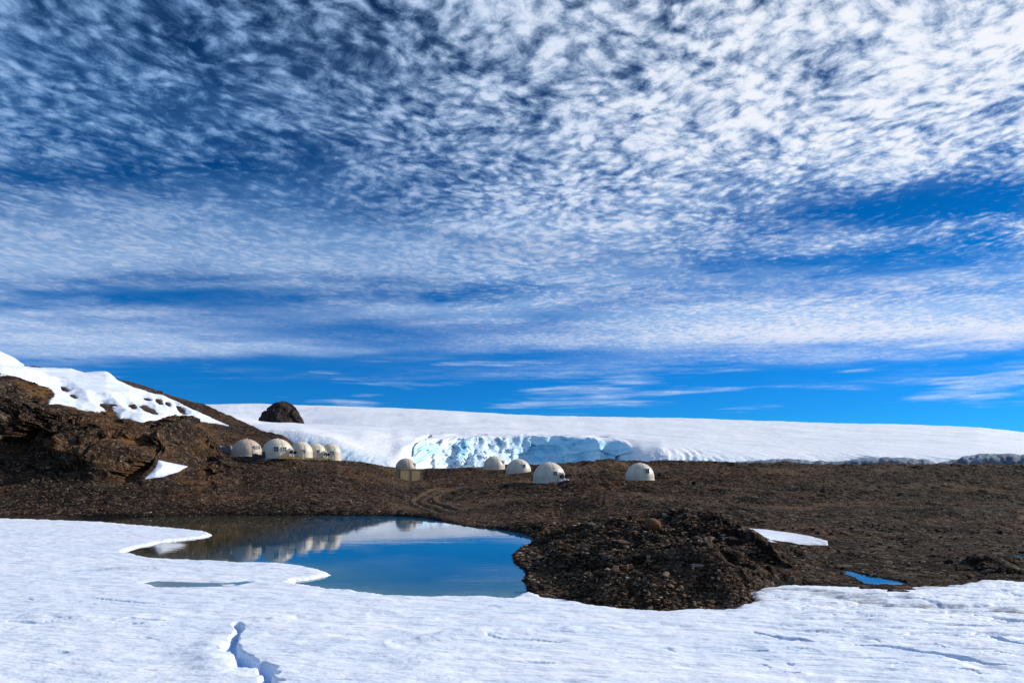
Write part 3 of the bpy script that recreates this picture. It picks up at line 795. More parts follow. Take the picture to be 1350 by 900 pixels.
# crevasses near the head of the fall
for pts, w, dep in (([(543, 600), (544, 588), (552, 579), (566, 574.5)], 2.0, 6.0), ([(566, 574.5), (600, 572.5), (640, 572.3)], 1.2, 2.0), ([(690, 572.5), (730, 573), (800, 575.5)], 1.0, 1.5)):
    qx = CX + F * x / Dg; qy = YH - F * (Zg - C) / Dg
    dd, fr = polydist(qx, qy, pts)
    Zg = Zg - dep * sstep(w, 0, dd + 0.8 * fbm(x * 0.1, Dg * 0.1, 112, 3))
me = grid_mesh('glacier', np.stack([x, Dg, Zg], -1))
iceatt = face * np.clip(alc * (1 - fall) + fall * (0.42 + 0.5 * sstep(0.5, 0.85, fw[2])) + 0.45 * left * sstep(3.0, 2.2, TT) + 0.30 * right * sstep(2.2, 1.2, TT) * sstep(0.0, 0.5, flute), 0, 1)
vattr(me, 'ice', iceatt)
tag(link('glacier', me, M_GLACIER), kind='structure')

# dirty ice margin at the right end of the glacier
def margin(px0, px1, D, rows_, seed):
    pxs = np.linspace(px0, px1, 220)
    top = np.interp(pxs, [r[0] for r in rows_], [r[1] for r in rows_])
    TT = np.linspace(0, 1, 26)
    PX, T = np.meshgrid(pxs, TT)
    zt = Z(D + 10, top)[None, :] + fbm(pxs * 0.08, pxs * 0, seed, 4)[None, :] * 0.8
    zz = Z(D, 632) + (zt - Z(D, 632)) * np.sin(T * math.pi / 2 * 1.25) ** 0.8
    dd = D + 14 * T ** 1.6 + 2.2 * ridged(X(PX, D) * 0.12, zz * 0.15, seed, 4, 0.6)
    zz = np.where(T > 0.99, zz - 6, zz)
    return tag(link('ice_margin', grid_mesh('ice_margin', np.stack([X(PX, dd), dd, zz], -1)), M_DIRTYICE), kind='structure')
margin(850, 1235, 276, [(850, 609), (905, 606), (960, 609), (1005, 606), (1040, 604), (1072, 607), (1105, 608), (1140, 603), (1190, 602.5), (1225, 606), (1235, 610)], 121)
margin(1235, 1700, 272, [(1235, 610), (1262, 605), (1275, 600), (1300, 597.5), (1335, 598), (1360, 599), (1500, 604), (1700, 612)], 122)

# rock peak rising from the ice
def rock_peak():
    D0 = 640; s = D0 / F
    outline = [(-1.0, 0.0), (-0.95, 0.05)]
    th, ph = np.meshgrid(np.linspace(0, 2 * math.pi, 121), np.linspace(0, 1, 60))
    # radius by height, from the outline of the peak
    hh = 1 - ph
    prof = np.interp(hh, [0, 0.25, 0.5, 0.72, 0.86, 0.94, 1.0], [1.18, 1.0, 0.83, 0.62, 0.42, 0.24, 0.0])
    x = np.cos(th) * prof * 23 * s; y = np.sin(th) * prof * 28 * s
    z = hh * 33 * s
    w1 = worley(x * 0.13 + 0.03 * z, z * 0.07 + y * 0.07, 132); w2 = worley(x * 0.30, z * 0.15 + y * 0.2, 133)
    nz = ridged(x * 0.07 + 3, z * 0.03 + y * 0.07, 131, 4, 0.55) * 3.5 + (w1[2] - 0.5) * 5.5 - w1[0] * 2.0 + (w2[2] - 0.5) * 2.2
    nz[:, -1] = nz[:, 0]
    k = (0.35 + 0.65 * np.sin(np.pi * np.clip(hh, 0, 1))) * prof
    x = x + np.cos(th) * nz * k + (hh ** 1.5) * 1.5 * s; y = y + np.sin(th) * nz * k; z = z + nz * 0.35 * prof * hh
    o = link('rock_peak', grid_mesh('rock_peak', np.stack([x, y, z], -1), False), M_PEAK)
    o.location = (X(371.5, D0), D0, Z(D0, 561))
    return tag(o, 'dark rocky peak standing up out of the white glacier behind the domes', 'rock peak')
rock_peak()

# ------------------------------------------------------------------ dome tents
def frame_mesh(w, h, depth, bars):
    bm = bmesh.new(); t = 0.09
    for sx in (-1, 1): box(bm, sx * (w / 2 - t / 2), 0, 0, t, depth, h)
    for sz in (-1, 1): box(bm, 0, 0, sz * (h / 2 - t / 2), w - 2 * t, depth, t)
    if bars:
        box(bm, 0, -depth * 0.5 + 0.03, 0, 0.06, 0.06, h - 2 * t)
        for sx in (-1, 1):
            box(bm, sx * (w - 2 * t + 0.06) / 4, -depth * 0.5 + 0.03, 0, (w - 2 * t - 0.06) / 2, 0.05, 0.06)
    return bm

def add_window(root, r, skirt, az, zc, w, h):
    """a window box let into the shell, facing az (0 = towards the camera side, + = to the right)"""
    zz = max(0, zc + h * 0.5 - skirt)
    rr = math.sqrt(max(r * r - zz * zz, 0.1))
    rlow = math.sqrt(max(r * r - max(0, zc - h * 0.5 - skirt) ** 2, 0.1))
    depth = rlow - rr + 0.35
    dist = rlow + 0.05 - depth / 2
    fr = bm_obj('window', frame_mesh(w, h, depth, True), M_FRAME, root)
    fr.location = (math.sin(az) * dist, -math.cos(az) * dist, zc); fr.rotation_euler = (0, 0, az)
    bm = bmesh.new(); box(bm, 0, 0, 0, w - 0.17, 0.03, h - 0.17)
    pn = bm_obj('pane', bm, M_PANE, fr); pn.location = (0, -depth / 2 + 0.09, 0)
    # cheeks joining the box to the shell
    bm = bmesh.new(); box(bm, 0, 0, 0, w - 0.03, depth - 0.25, h - 0.03)
    ck = bm_obj('casing', bm, M_FRAME, fr); ck.location = (0, 0.12, 0)

def dome(i, label, shell, wins, porch=None, deck=None):
    pxc, py, D, r, h = DOMES[i]
    root = empty('dome_tent', (X(pxc, D), D, Z(D, py)), -math.atan2(X(pxc, D), D), label, 'dome tent', 'white dome tents of the camp')
    skirt = h - r
    bm = bmesh.new(); seg = 60; prev = None; rings = []
    prof = [(r * 1.005, -0.5), (r * 1.005, 0.0), (r, max(skirt, 0.05))] + [(r * math.cos(a), max(skirt, 0.05) + r * math.sin(a)) for a in np.linspace(0.08, math.pi / 2 - 0.06, 17)]
    for k, (q, zz) in enumerate(prof):
        ring = []
        for j in range(seg):
            a = 2 * math.pi * j / seg
            dent = 0.984 if (j % 6 == 0 and k > 0) else 1.0           # seams between the gores
            ring.append(bm.verts.new((q * dent * math.cos(a), q * dent * math.sin(a), zz)))
        rings.append(ring)
    for A, B in zip(rings, rings[1:]):
        for j in range(seg): bm.faces.new((A[j], A[(j + 1) % seg], B[(j + 1) % seg], B[j]))
    top = bm.verts.new((0, 0, h))
    for j in range(seg): bm.faces.new((rings[-1][j], rings[-1][(j + 1) % seg], top))
    bm_obj('shell', bm, shell, root, smooth=True)
    bm = bmesh.new(); sk_ = max(skirt, 0.05)
    for j in range(9):
        a = 2 * math.pi * (j + 0.3) / 9; pv = None
        for q, zz in [(r, 0.1), (r, sk_)] + [(r * math.cos(b), sk_ + r * math.sin(b)) for b in np.linspace(0.12, 1.45, 10)]:
            c_ = (q * math.cos(a), q * math.sin(a), zz)
            if pv: tube(bm, pv, c_, 0.026, 5)
            pv = c_
    for zz, q in ((sk_ + 0.02, r), (sk_ + r * 0.62, r * math.sqrt(1 - 0.62 ** 2))):
        for j in range(40):
            a, b = 2 * math.pi * j / 40, 2 * math.pi * (j + 1) / 40
            tube(bm, (q * math.cos(a), q * math.sin(a), zz), (q * math.cos(b), q * math.sin(b), zz), 0.024, 5)
    bm_obj('seams', bm, M_SEAM, root)
    # base flange and roof vent
    bm = bmesh.new()
    rr_ = bmesh.ops.create_cone(bm, cap_ends=True, segments=48, radius1=r + 0.13, radius2=r + 0.10, depth=0.14); bmesh.ops.translate(bm, vec=(0, 0, 0.05), verts=rr_['verts'])
    bm_obj('base_ring', bm, M_FRAME, root)
    bm = bmesh.new()
    bmesh.ops.create_cone(bm, cap_ends=True, segments=16, radius1=0.2, radius2=0.15, depth=0.16)
    v = bm_obj('roof_vent', bm, M_FRAME, root); v.location = (0, 0, h + 0.03)
    for az, zc, w, hh in wins: add_window(root, r, skirt, math.radians(az), zc, w, hh)
    if porch is not None:
        az = math.radians(porch); L = 0.42
        bm = bmesh.new()
        # barrel-topped entry: profile extruded along its axis
        pr = [(-0.62, 0.0), (-0.62, 1.45), (-0.45, 1.85), (-0.15, 2.02), (0.15, 2.02), (0.45, 1.85), (0.62, 1.45), (0.62, 0.0)]
        f_ = [bm.verts.new((a, -L, b)) for a, b in pr]; b_ = [bm.verts.new((a, 0.9, b)) for a, b in pr]
        for k in range(len(pr)): bm.faces.new((f_[k], b_[k], b_[(k + 1) % 8], f_[(k + 1) % 8]))
        bm.faces.new(f_[::-1]); bm.faces.new(b_)
        p = bm_obj('porch', bm, shell, root); p.location = (math.sin(az) * r, -math.cos(az) * r, 0); p.rotation_euler = (0, 0, az)
        bm = bmesh.new(); box(bm, 0, 0, 0, 0.85, 0.06, 1.7, bevel=0.02)
        dr = bm_obj('door', bm, M_STEEL, p); dr.location = (0, -L - 0.035, 0.92)
        bm = bmesh.new(); box(bm, 0, 0, 0, 0.5, 0.03, 0.5)
        w_ = bm_obj('door_pane', bm, M_PANE, p); w_.location = (0, -L - 0.075, 1.35)
        for sx in (-1, 1):
            bm = bmesh.new(); box(bm, 0, 0, 0, 0.04, 0.55, 0.55)
            q = bm_obj('side_pane', bm, M_PANE, p); q.location = (sx * 0.63, -0.7, 1.2)
    return root

D_L = [
 dome(0, 'leftmost tan dome of the row of five, against the rocky hillside', M_SHELL_TAN, [(52, 1.75, 0.8, 0.8), (36, 1.7, 0.55, 0.8)]),
 dome(1, 'biggest pale dome of the row of five, second from left, deck at its foot', M_SHELL, [(-5, 1.75, 0.95, 1.05), (25, 1.75, 0.85, 0.9)], porch=50),
 dome(2, 'middle dome of the row of five, one square window facing the pond', M_SHELL, [(14, 1.75, 0.8, 0.8)]),
 dome(3, 'fourth dome of the row of five, small porch on its right side', M_SHELL, [(12, 1.75, 0.8, 0.85)], porch=48),
 dome(4, 'rightmost dome of the row of five, its steps running down the bank', M_SHELL, [(6, 1.7, 0.95, 0.95)]),
 dome(5, 'brown shaded dome standing behind the plank walled timber box', M_SHELL_TAN, [(64, 3.0, 0.8, 0.8)]),
 dome(6, 'pale dome on the skyline against the ice fall, left of a near twin', M_SHELL, [(66, 1.9, 0.85, 0.85)]),
 dome(7, 'pale dome beside white glacier ice, right one of the close pair', M_SHELL, [(27, 1.75, 0.85, 0.85)]),
 dome(8, 'largest lone dome in front of blue ice wall, white bags at its porch', M_SHELL, [(22, 1.75, 0.8, 0.8)], porch=44),
 dome(9, 'lone dome farthest to the right, single dark window, low rocks around', M_SHELL, [(32, 1.85, 0.95, 0.95)]),
]

# timber decks with joists, in front of the row of five
def deck(pxc, py, D, w, d, hgt, label, az=0.0):
    g = (X(pxc, D), D, Z(D, py))
    root = empty('wooden_deck', g, az, label, 'deck', 'timber decks of the dome row')
    bm = bmesh.new(); nb = int(w / 0.18)
    for k in range(nb): box(bm, -w / 2 + (k + 0.5) * w / nb, 0, hgt, w / nb - 0.015, d, 0.05)
    bm_obj('boards', bm, M_WOOD, root)
    bm = bmesh.new(); box(bm, 0, -d / 2 + 0.03, hgt - 0.24, w, 0.05, 0.42)
    bm_obj('fascia', bm, M_WOOD, root)
    for k in range(4):
        bm = bmesh.new(); box(bm, 0, 0, 0, 0.12, 0.12, 1.4)
        p = bm_obj('post', bm, M_DARKWOOD, root); p.location = (-w / 2 + 0.1 + k * (w - 0.2) / 3, -d / 2 + 0.15, hgt - 0.75)
deck(376.5, 605.0, 127.5, 2.7, 1.6, 0.5, 'short yellow timber deck before the biggest dome of the row', 0.5)
deck(391, 605.4, 144.5, 2.1, 1.2, 0.5, 'small pale deck at the foot of the middle dome of the row', 0.5)
deck(414, 606.6, 147.5, 4.2, 1.6, 0.5, 'long yellow timber deck before the fourth dome of the row', 0.5)

def steps():
    D = 151
    root = empty('wooden_steps', (X(440, D), D, Z(D, 609)), math.radians(-35), 'brown timber steps running down from the rightmost dome of the row', 'steps')
    for sy in (-1, 1):
        bm = bmesh.new(); box(bm, 0, sy * 0.5, 0.1, 3.6, 0.06, 0.22, Matrix.Rotation(math.radians(22), 3, 'Y')); bm_obj('stringer', bm, M_DARKWOOD, root)
    for k in range(7):
        bm = bmesh.new(); box(bm, 0, 0, 0, 0.28, 1.05, 0.05); t = bm_obj('tread', bm, M_WOOD, root); t.location = (-1.5 + k * 0.5, 0, 0.92 - k * 0.21)
steps()

def heap(name, pxc, py, D, w, d, h, m, label, cat, seed):
    """gear under a sheet: a lumpy cloth draped over boxes, tucked at the ground, with tie cords"""
    u, v = np.meshgrid(np.linspace(-1, 1, 41), np.linspace(-1, 1, 31))
    fall = np.clip(1.25 - np.maximum(np.abs(u), np.abs(v)) ** 4 * 1.35, 0, 1)
    lump = 0.65 + 0.35 * np.where(np.sin(u * 4 + seed) > 0.1, 1.0, 0.5) + 0.15 * fbm(u * 2, v * 2, seed, 3)
    z = h * np.minimum(1, fall) * np.clip(lump, 0.3, 1.05) + 0.03 * np.sin(u * 25 + v * 9) * fall
    P_ = np.stack([u * w / 2 * (1 + 0.05 * perlin(v * 3, u, seed)), v * d / 2 * (1 + 0.05 * perlin(u * 3, v, seed + 1)), z - 0.08], -1)
    loc = (X(pxc, D), D, Z(D, py))
    g = drop(loc[0], loc[1])[0]
    root = empty(name, (loc[0], loc[1], g.z), 0, label, cat)
    link('sheet', grid_mesh('sheet', P_), m, root)
    for q in (-0.35, 0.3):
        bm = bmesh.new(); pv = None
        for k in range(0, 31, 2):
            c_ = P_[k, int((q + 1) / 2 * 40)]; c_ = Vector((c_[0], c_[1], c_[2] + 0.02))
            if pv is not None: tube(bm, pv, c_, 0.02, 5)
            pv = c_
        bm_obj('tie_cord', bm, M_STEEL, root)
heap('covered_gear', 339, 602, 130.5, 2.0, 1.2, 1.0, M_TARP, 'dark green tarp heap in front of the leftmost dome of the row', 'tarp heap', 3)
heap('covered_gear', 351, 602, 129.0, 1.5, 1.3, 1.35, M_TARP, 'taller dark tarp heap in the gap between the two leftmost domes', 'tarp heap', 9)
heap('covered_gear', 297, 592, 139, 3.6, 1.6, 1.5, M_GREYTARP, 'grey sheet over gear on the rocks left of the dome row', 'tarp heap', 5)

def plank_box():
    D = 157.5; w, dpt, h = 5.6, 2.2, 2.75
    root = empty('timber_box', (X(540, D), D, Z(D, 634)), math.radians(29), 'tan plank walled timber box standing in front of the brown dome', 'timber box')
    bm = bmesh.new(); k = 26
    for i in range(k): box(bm, -w / 2 + (i + 0.5) * w / k, -dpt / 2, h / 2, w / k - 0.015, 0.06, h + random.uniform(-0.03, 0.03))
    bm_obj('front_wall', bm, M_CRATE, root)
    bm = bmesh.new()
    for i in range(k): box(bm, -w / 2 + (i + 0.5) * w / k, dpt / 2, h / 2, w / k - 0.015, 0.06, h)
    bm_obj('rear_wall', bm, M_CRATE, root)
    for sx in (-1, 1):
        bm = bmesh.new()
        for i in range(10): box(bm, sx * (w / 2 + 0.035), -dpt / 2 + 0.05 + (i + 0.5) * (dpt - 0.1) / 10, h / 2 - 0.05, 0.06, (dpt - 0.1) / 10 - 0.015, h - 0.1)
        bm_obj('end_wall', bm, M_CRATE, root)
    bm = bmesh.new(); box(bm, 0, 0, h + 0.05, w + 0.25, dpt + 0.25, 0.08, bevel=0.02)
    bm_obj('top_board', bm, M_CRATE, root)
    for sx in (-1, 0, 1):
        bm = bmesh.new(); box(bm, 0, 0, 0, 0.12, 0.07, h - 0.1); p = bm_obj('batten', bm, M_DARKWOOD, root); p.location = (sx * (w / 2 - 0.1), -dpt / 2 - 0.07, h / 2)
plank_box()

def timber_stack():
    D = 158
    root = empty('timber_stack', (X(516, D), D, Z(D, 633)), 0.1, 'low dark stack of timber lying left of the plank walled box', 'timber stack')
    g = drop(root.location.x, root.location.y)[0]; root.location.z = g.z
    for k in range(7):
        bm = bmesh.new(); L = random.uniform(3.0, 4.4)
        box(bm, 0, 0, 0, L, 0.24, 0.22, bevel=0.02)
        p = bm_obj('beam', bm, M_DARKWOOD, root); p.location = (random.uniform(-0.4, 0.4), -0.6 + 0.3 * (k % 4) + 0.13 * (k // 4), 0.16 + 0.24 * (k // 4)); p.rotation_euler = (0, 0, random.uniform(-0.06, 0.06))
timber_stack()

def bag(pxc, py, D, s, label, seed):
    bm = bmesh.new(); bmesh.ops.create_icosphere(bm, subdivisions=3, radius=1)
    for v in bm.verts:
        c_ = v.co; k = 1 + 0.12 * math.sin(c_.x * 5 + seed) * math.cos(c_.y * 4 + seed * 2)
        v.co = Vector((c_.x * 0.62 * k, c_.y * 0.42 * k, max(c_.z, -0.6) * 0.42 * k)) * s
        if c_.x > 0.75: v.co.y *= 0.6; v.co.z *= 0.7
    x_, y_ = X(pxc, D), D
    g = drop(x_, y_)[0]
    o = bm_obj('sack', bm, M_BAG, None, True); o.location = (x_, y_, g.z + 0.2 * s); o.rotation_euler = (0, 0, seed)
    return tag(o, label, 'sack', 'white sacks by the largest dome')
bag(741, 636, 122.0, 1.15, 'white sack against the porch foot of the largest lone dome', 0.3)
bag(744.5, 636, 121.3, 1.3, 'middle one of three white sacks by the largest lone dome', 1.7)
bag(748, 637, 120.4, 1.1, 'outermost white sack, lowest on the slope by the lone dome', 4.0)

def mast():
    h, nrm = shoot(261, 549.5)
    root = empty('marker_mast', h, 0, 'thin mast with a crossbar standing on the hillside snow', 'mast')
    bm = bmesh.new(); tube(bm, (0, 0, -0.5), (0, 0, 2.6), 0.07); bm_obj('pole', bm, M_STEEL, root)
    bm = bmesh.new(); tube(bm, (-0.6, 0, 2.3), (0.6, 0, 2.3), 0.06); bm_obj('crossbar', bm, M_STEEL, root)
mast()

# ------------------------------------------------------------------ rocks
def hull_rock(seed, npts=16, flat=0.7, jitter=0.35, soft=False):
    r = random.Random(seed); bm = bmesh.new()
    ax = (r.uniform(0.75, 1.25), r.uniform(0.65, 1.0), flat * r.uniform(0.7, 1.15))
    for _ in range(npts):
        v = Vector((r.gauss(0, 1), r.gauss(0, 1), r.gauss(0, 1))).normalized() * r.uniform(1 - jitter, 1)
        bm.verts.new((v.x * ax[0], v.y * ax[1], v.z * ax[2]))
    bmesh.ops.convex_hull(bm, input=bm.verts)
    for v in [v for v in bm.verts if not v.link_faces]: bm.verts.remove(v)
    return bm
ROCKS = []
for s in range(14):
    bm = hull_rock(100 + s)
    es = list(bm.edges); bmesh.ops.bevel(bm, geom=es, offset=0.06, segments=1, affect='EDGES')
    bmesh.ops.triangulate(bm, faces=bm.faces)
    bmesh.ops.subdivide_edges(bm, edges=bm.edges, cuts=1)
    for v in bm.verts:
        k = math.sin(v.co.x * 9 + s) * math.cos(v.co.y * 8 - s) * math.sin(v.co.z * 10 + 2 * s)
        v.co *= 1 + 0.05 * k
    me = bpy.data.meshes.new('boulder'); bm.to_mesh(me); bm.free(); me.materials.append(M_ROCK); ROCKS.append(me)
used = {}
def boulder(px, py, size_px, label, cat='boulder', group=None, mesh=None, m=None, squash=(1, 1, 1), sink=0.3, rz=None):
    h, nrm = shoot(px, py)
    if h is None or h.y > 300: return None
    s = size_px * h.y / F / 2
    me = ROCKS[random.randrange(len(ROCKS))] if mesh is None else mesh
    if m is not None:
        me = me.copy(); me.materials.clear(); me.materials.append(m)
    o = bpy.data.objects.new('boulder', me); COL.objects.link(o)
    o.location = h + Vector((0, 0, s * squash[2] * (0.62 - sink)))
    o.scale = (s * squash[0], s * squash[1], s * squash[2])
    o.rotation_euler = (random.uniform(-0.25, 0.25), random.uniform(-0.25, 0.25), random.uniform(0, 6.28) if rz is None else rz)
    return tag(o, label, cat, group)
# the ones that stand out
bm = bmesh.new(); bmesh.ops.create_icosphere(bm, subdivisions=4, radius=1)
for v in bm.verts:
    v.co *= 1 + 0.07 * math.sin(v.co.x * 3.1 + 1) * math.cos(v.co.z * 2.7) + 0.03 * math.sin(v.co.y * 7)
    v.co.z *= 0.86
ROUND = bpy.data.meshes.new('boulder'); bm.to_mesh(ROUND); bm.free(); ROUND.polygons.foreach_set('use_smooth', np.full(len(ROUND.polygons), True))
M_RUST = make_single_rock('rust_boulder', (0.20, 0.095, 0.045), (0.11, 0.05, 0.026))
M_PALE = make_single_rock('pale_boulder', (0.36, 0.28, 0.20), (0.24, 0.18, 0.13))
M_PINK = make_single_rock('pink_boulder', (0.30, 0.16, 0.10), (0.18, 0.10, 0.065))
M_GREY = make_single_rock('grey_boulder', (0.14, 0.12, 0.10), (0.08, 0.065, 0.052))
M_BLACK = make_single_rock('black_boulder', (0.016, 0.013, 0.012), (0.010, 0.008, 0.008))
M_WHITE = make_single_rock('white_stone', (0.5, 0.46, 0.41), (0.36, 0.33, 0.29))
boulder(860, 697, 22, 'large round rust brown boulder on top of the rocky mound', mesh=ROUND, m=M_RUST, squash=(1, 1, 0.9), sink=0.0)
boulder(813, 754, 16, 'pinkish brown boulder low on the front of the rocky mound', m=M_PINK, sink=0.05)
boulder(856, 737, 11, 'pale tan pointed stone in the middle of the rocky mound', m=M_PALE, sink=0.05)
boulder(800, 738, 22, 'broad grey slab leaning on the rocky mound left of the tan stone', m=M_GREY, squash=(1, 0.8, 0.75), sink=0.1)
boulder(827, 764, 8, 'small whitish stone below the pinkish boulder on the mound', cat='stone', m=M_WHITE, sink=0.05)
boulder(743, 750, 26, 'wide flat grey slab near the pond edge of the mound', m=M_GREY, squash=(1.1, 0.8, 0.4), sink=0.1)
boulder(778, 693, 24, 'flat dark grey slab at the back of the rocky mound', m=M_GREY, squash=(1.1, 0.8, 0.4), sink=0.1)
boulder(876, 682, 12, 'pale streaked stone beside the large round rust boulder', m=M_PALE, sink=0.15)
boulder(915, 639, 10, 'black block on the gravel right of the farthest right dome', m=M_BLACK, sink=0.05)
boulder(975, 700, 9, 'pale stone at the upper tip of the snow strip', cat='stone', m=M_PALE, sink=0.1)
boulder(1277, 762, 14, 'brown boulder at the edge of the right hand snow', m=M_RUST, sink=0.1)
boulder(1300, 758, 18, 'large dark boulder by the right hand snow edge', m=M_GREY, sink=0.1)
boulder(1245, 640, 8, 'pale speckled stone far out on the right hand gravel plain', cat='stone', m=M_PALE)
h, _ = shoot(943, 613.5)
boulder(943, 612.8, 7, 'black upright block standing alone on the gravel skyline', m=M_BLACK, squash=(0.9, 0.9, 1.1), sink=-0.2)
# the many others, each an object of its own: angular blocks by place
REGIONS = [
 ('mound', (690, 990, 690, 806), 120, (6, 24), 'angular dark stone among many on the rocky mound beside the pond', 'loose stones on the rocky mound'),
 ('plain', (960, 1350, 640, 764), 60, (3, 9), 'small brown stone scattered on the open gravel plain right of the mound', 'loose stones on the gravel plain'),
 ('slope', (0, 500, 612, 676), 70, (3, 9), 'brown angular stone on the scree bank between the pond and the domes', 'loose stones on the scree bank'),
 ('shore', (560, 720, 645, 700), 20, (3, 7), 'small dark stone on the gravel bank above the pond shore', 'loose stones above the pond shore'),
]
for nm, (x0, x1, y0, y1), cnt, (a, b), lab, grp in REGIONS:
    done = 0; tries = 0
    while done < cnt and tries < 4000:
        tries += 1
        px, py = random.uniform(x0, x1), random.uniform(y0, y1)
        h, nrm = shoot(px, py)
        if h is None or h.z < 0.12 or h.y > 165: continue
        if sdf(np.array([h.x]), np.array([h.y]), SNOW)[0] > -0.3: continue
        if any(math.hypot(h.x - q[0], h.y - q[1]) < q[3] + 1.5 for q in PADS): continue
        if 940 < px < 1100 and 686 < py < 722 or 185 < px < 252 and 602 < py < 636: continue
        sz = a + (b - a) * random.random() ** 2.2
        boulder(px, py, sz, lab, 'stone', grp, squash=(1.1, random.uniform(0.65, 1), random.uniform(0.35, 0.85)), sink=random.uniform(0.1, 0.4))
        done += 1

# all the smaller stones: one mass of scree
def scree(n):
    V, Fc, T = [], [], []; nv = 0
    base = []
    for s in range(24):
        bm = hull_rock(500 + s, 11, 0.65, 0.3); bmesh.ops.triangulate(bm, faces=bm.faces)
        bm.verts.index_update()
        base.append((np.array([v.co[:] for v in bm.verts]), np.array([[v.index for v in f.verts] for f in bm.faces]))); bm.free()
    cnt = 0; tries = 0
    xs = []
    while cnt < n and tries < n * 4:
        tries += 1
        k = random.random()
        if k < 0.46: px, py = random.uniform(670, 1010), random.uniform(660, 812)
        elif k < 0.62: px, py = random.uniform(-60, 520), random.uniform(600, 684)
        elif k < 0.90: px, py = random.uniform(450, 1450), random.uniform(608, 780)
        else: px, py = random.uniform(-60, 340), random.uniform(490, 650)
        h, nrm = shoot(px, py)
        if h is None or h.y > 265 or h.z < 0.03: continue
        xs.append((px, py, h, nrm)); cnt += 1
    hx = np.array([q[2].x for q in xs]); hy = np.array([q[2].y for q in xs])
    ds = sdf(hx, hy, SNOW); dp = sdf(hx, hy, POND)
    dq = [sdf(hx, hy, p) for p, _ in PUDDLES]
    for i, (px, py, h, nrm) in enumerate(xs):
        if ds[i] > 0.15 or dp[i] > 0.3 or max(q[i] for q in dq) > random.uniform(-0.1, 0.5): continue
        if any(math.hypot(h.x - q[0], h.y - q[1]) < q[3] + 0.35 for q in PADS): continue
        if 955 < px < 1092 and 690 < py < 719 and py > 690 + (px - 955) * 0.13: continue
        if 190 < px < 245 and 606 < py < 632: continue
        td = polydist(np.array([h.x]), np.array([h.y]), TRACK)[0][0]
        if td < 2.2 and random.random() < 0.85: continue
        s = ((1.1 + 5.0 * random.random() ** 4) if h.y > 62 else (1.4 + 9.5 * random.random() ** 3.4)) * h.y / F / 2
        if px > 1000: s *= 0.8
        if td > 2.2 and 500 < px < 640 and 640 < py < 685: s *= 0.7
        v, f = base[random.randrange(24)]
        a = random.uniform(0, 6.28); ca, sa = math.cos(a), math.sin(a)
        tl = random.uniform(-0.5, 0.5) if h.y < 62 else random.uniform(-0.2, 0.2); ct, st = math.cos(tl), math.sin(tl)
        R = np.array([[ca, -sa * ct, sa * st], [sa, ca * ct, -ca * st], [0, st, ct]])
        V.append((v @ R.T) * s * np.array([1, 1, random.uniform(0.35, 0.8) if h.y > 62 else random.uniform(0.5, 1.05)]) + np.array([h.x, h.y, h.z + s * random.uniform(0.0, 0.4)]))
        Fc.append(f + nv); nv += len(v)
        t = random.random()
        T.append(np.full(len(v), t * 0.93 if random.random() > 0.06 else 0.99))
    V = np.concatenate(V); Fc = np.concatenate(Fc); T = np.concatenate(T)
    me = bpy.data.meshes.new('scree')
    me.vertices.add(len(V)); me.vertices.foreach_set('co', V.reshape(-1).astype(np.float32))
    me.loops.add(len(Fc) * 3); me.loops.foreach_set('vertex_index', Fc.reshape(-1).astype(np.int32))
    me.polygons.add(len(Fc)); me.polygons.foreach_set('loop_start', np.arange(0, len(Fc) * 3, 3, dtype=np.int32))
    me.polygons.foreach_set('use_smooth', np.full(len(Fc), False))
    me.update(calc_edges=True)
    vattr(me, 'tone', T)
    return tag(link('scree', me, M_SCREE), kind='stuff')
scree(33000)

# ------------------------------------------------------------------ sky
w = bpy.data.worlds.new("World"); scene.world = w; w.use_nodes = True
n = NT(w.node_tree)
sky = n.new('ShaderNodeTexSky', sky_type='NISHITA', sun_disc=False)
sky.sun_elevation = SUN_EL; sky.sun_rotation = SUN_AZ; sky.altitude = 1500; sky.air_density = 1.0; sky.dust_density = 0.2; sky.ozone_density = 3.0
sdir = (math.sin(SUN_AZ) * math.cos(SUN_EL), math.cos(SUN_AZ) * math.cos(SUN_EL), math.sin(SUN_EL))
dirv = n.vm('NORMALIZE', n.new('ShaderNodeTexCoord').outputs['Generated'])
s = n.sep(dirv)
zz = n.m('MAXIMUM', s[2], 0.02)
pxp = n.m('DIVIDE', s[0], zz); pyp = n.m('DIVIDE', s[1], zz)
pl = n.xyz(pxp, pyp, 0.0)
el = n.m('DIVIDE', s[2], n.m('MAXIMUM', n.m('SQRT', n.m('ADD', n.m('MULTIPLY', s[0], s[0]), n.m('MULTIPLY', s[1], s[1]))), 0.05))
sunang = n.vm('DOT_PRODUCT', dirv, sdir)
# clear sky: nishita, polarised to a deeper blue
hs = n.new('ShaderNodeHueSaturation'); hs.inputs['Saturation'].default_value = 1.35; hs.inputs['Value'].default_value = 1.0; n.put(hs.inputs['Color'], sky.outputs[0])
clear = n.mix(1.0, hs.outputs[0], n.mix(n.smooth(el, 0.04, 0.30), (0.06, 0.47, 0.95), (0.02, 0.70, 1.0)), 'MULTIPLY')
darker = n.smooth(el, 0.05, 0.72, 1.05, 0.30)
clear = n.mix(1.0, clear, n.xyz(darker, darker, darker), 'MULTIPLY')
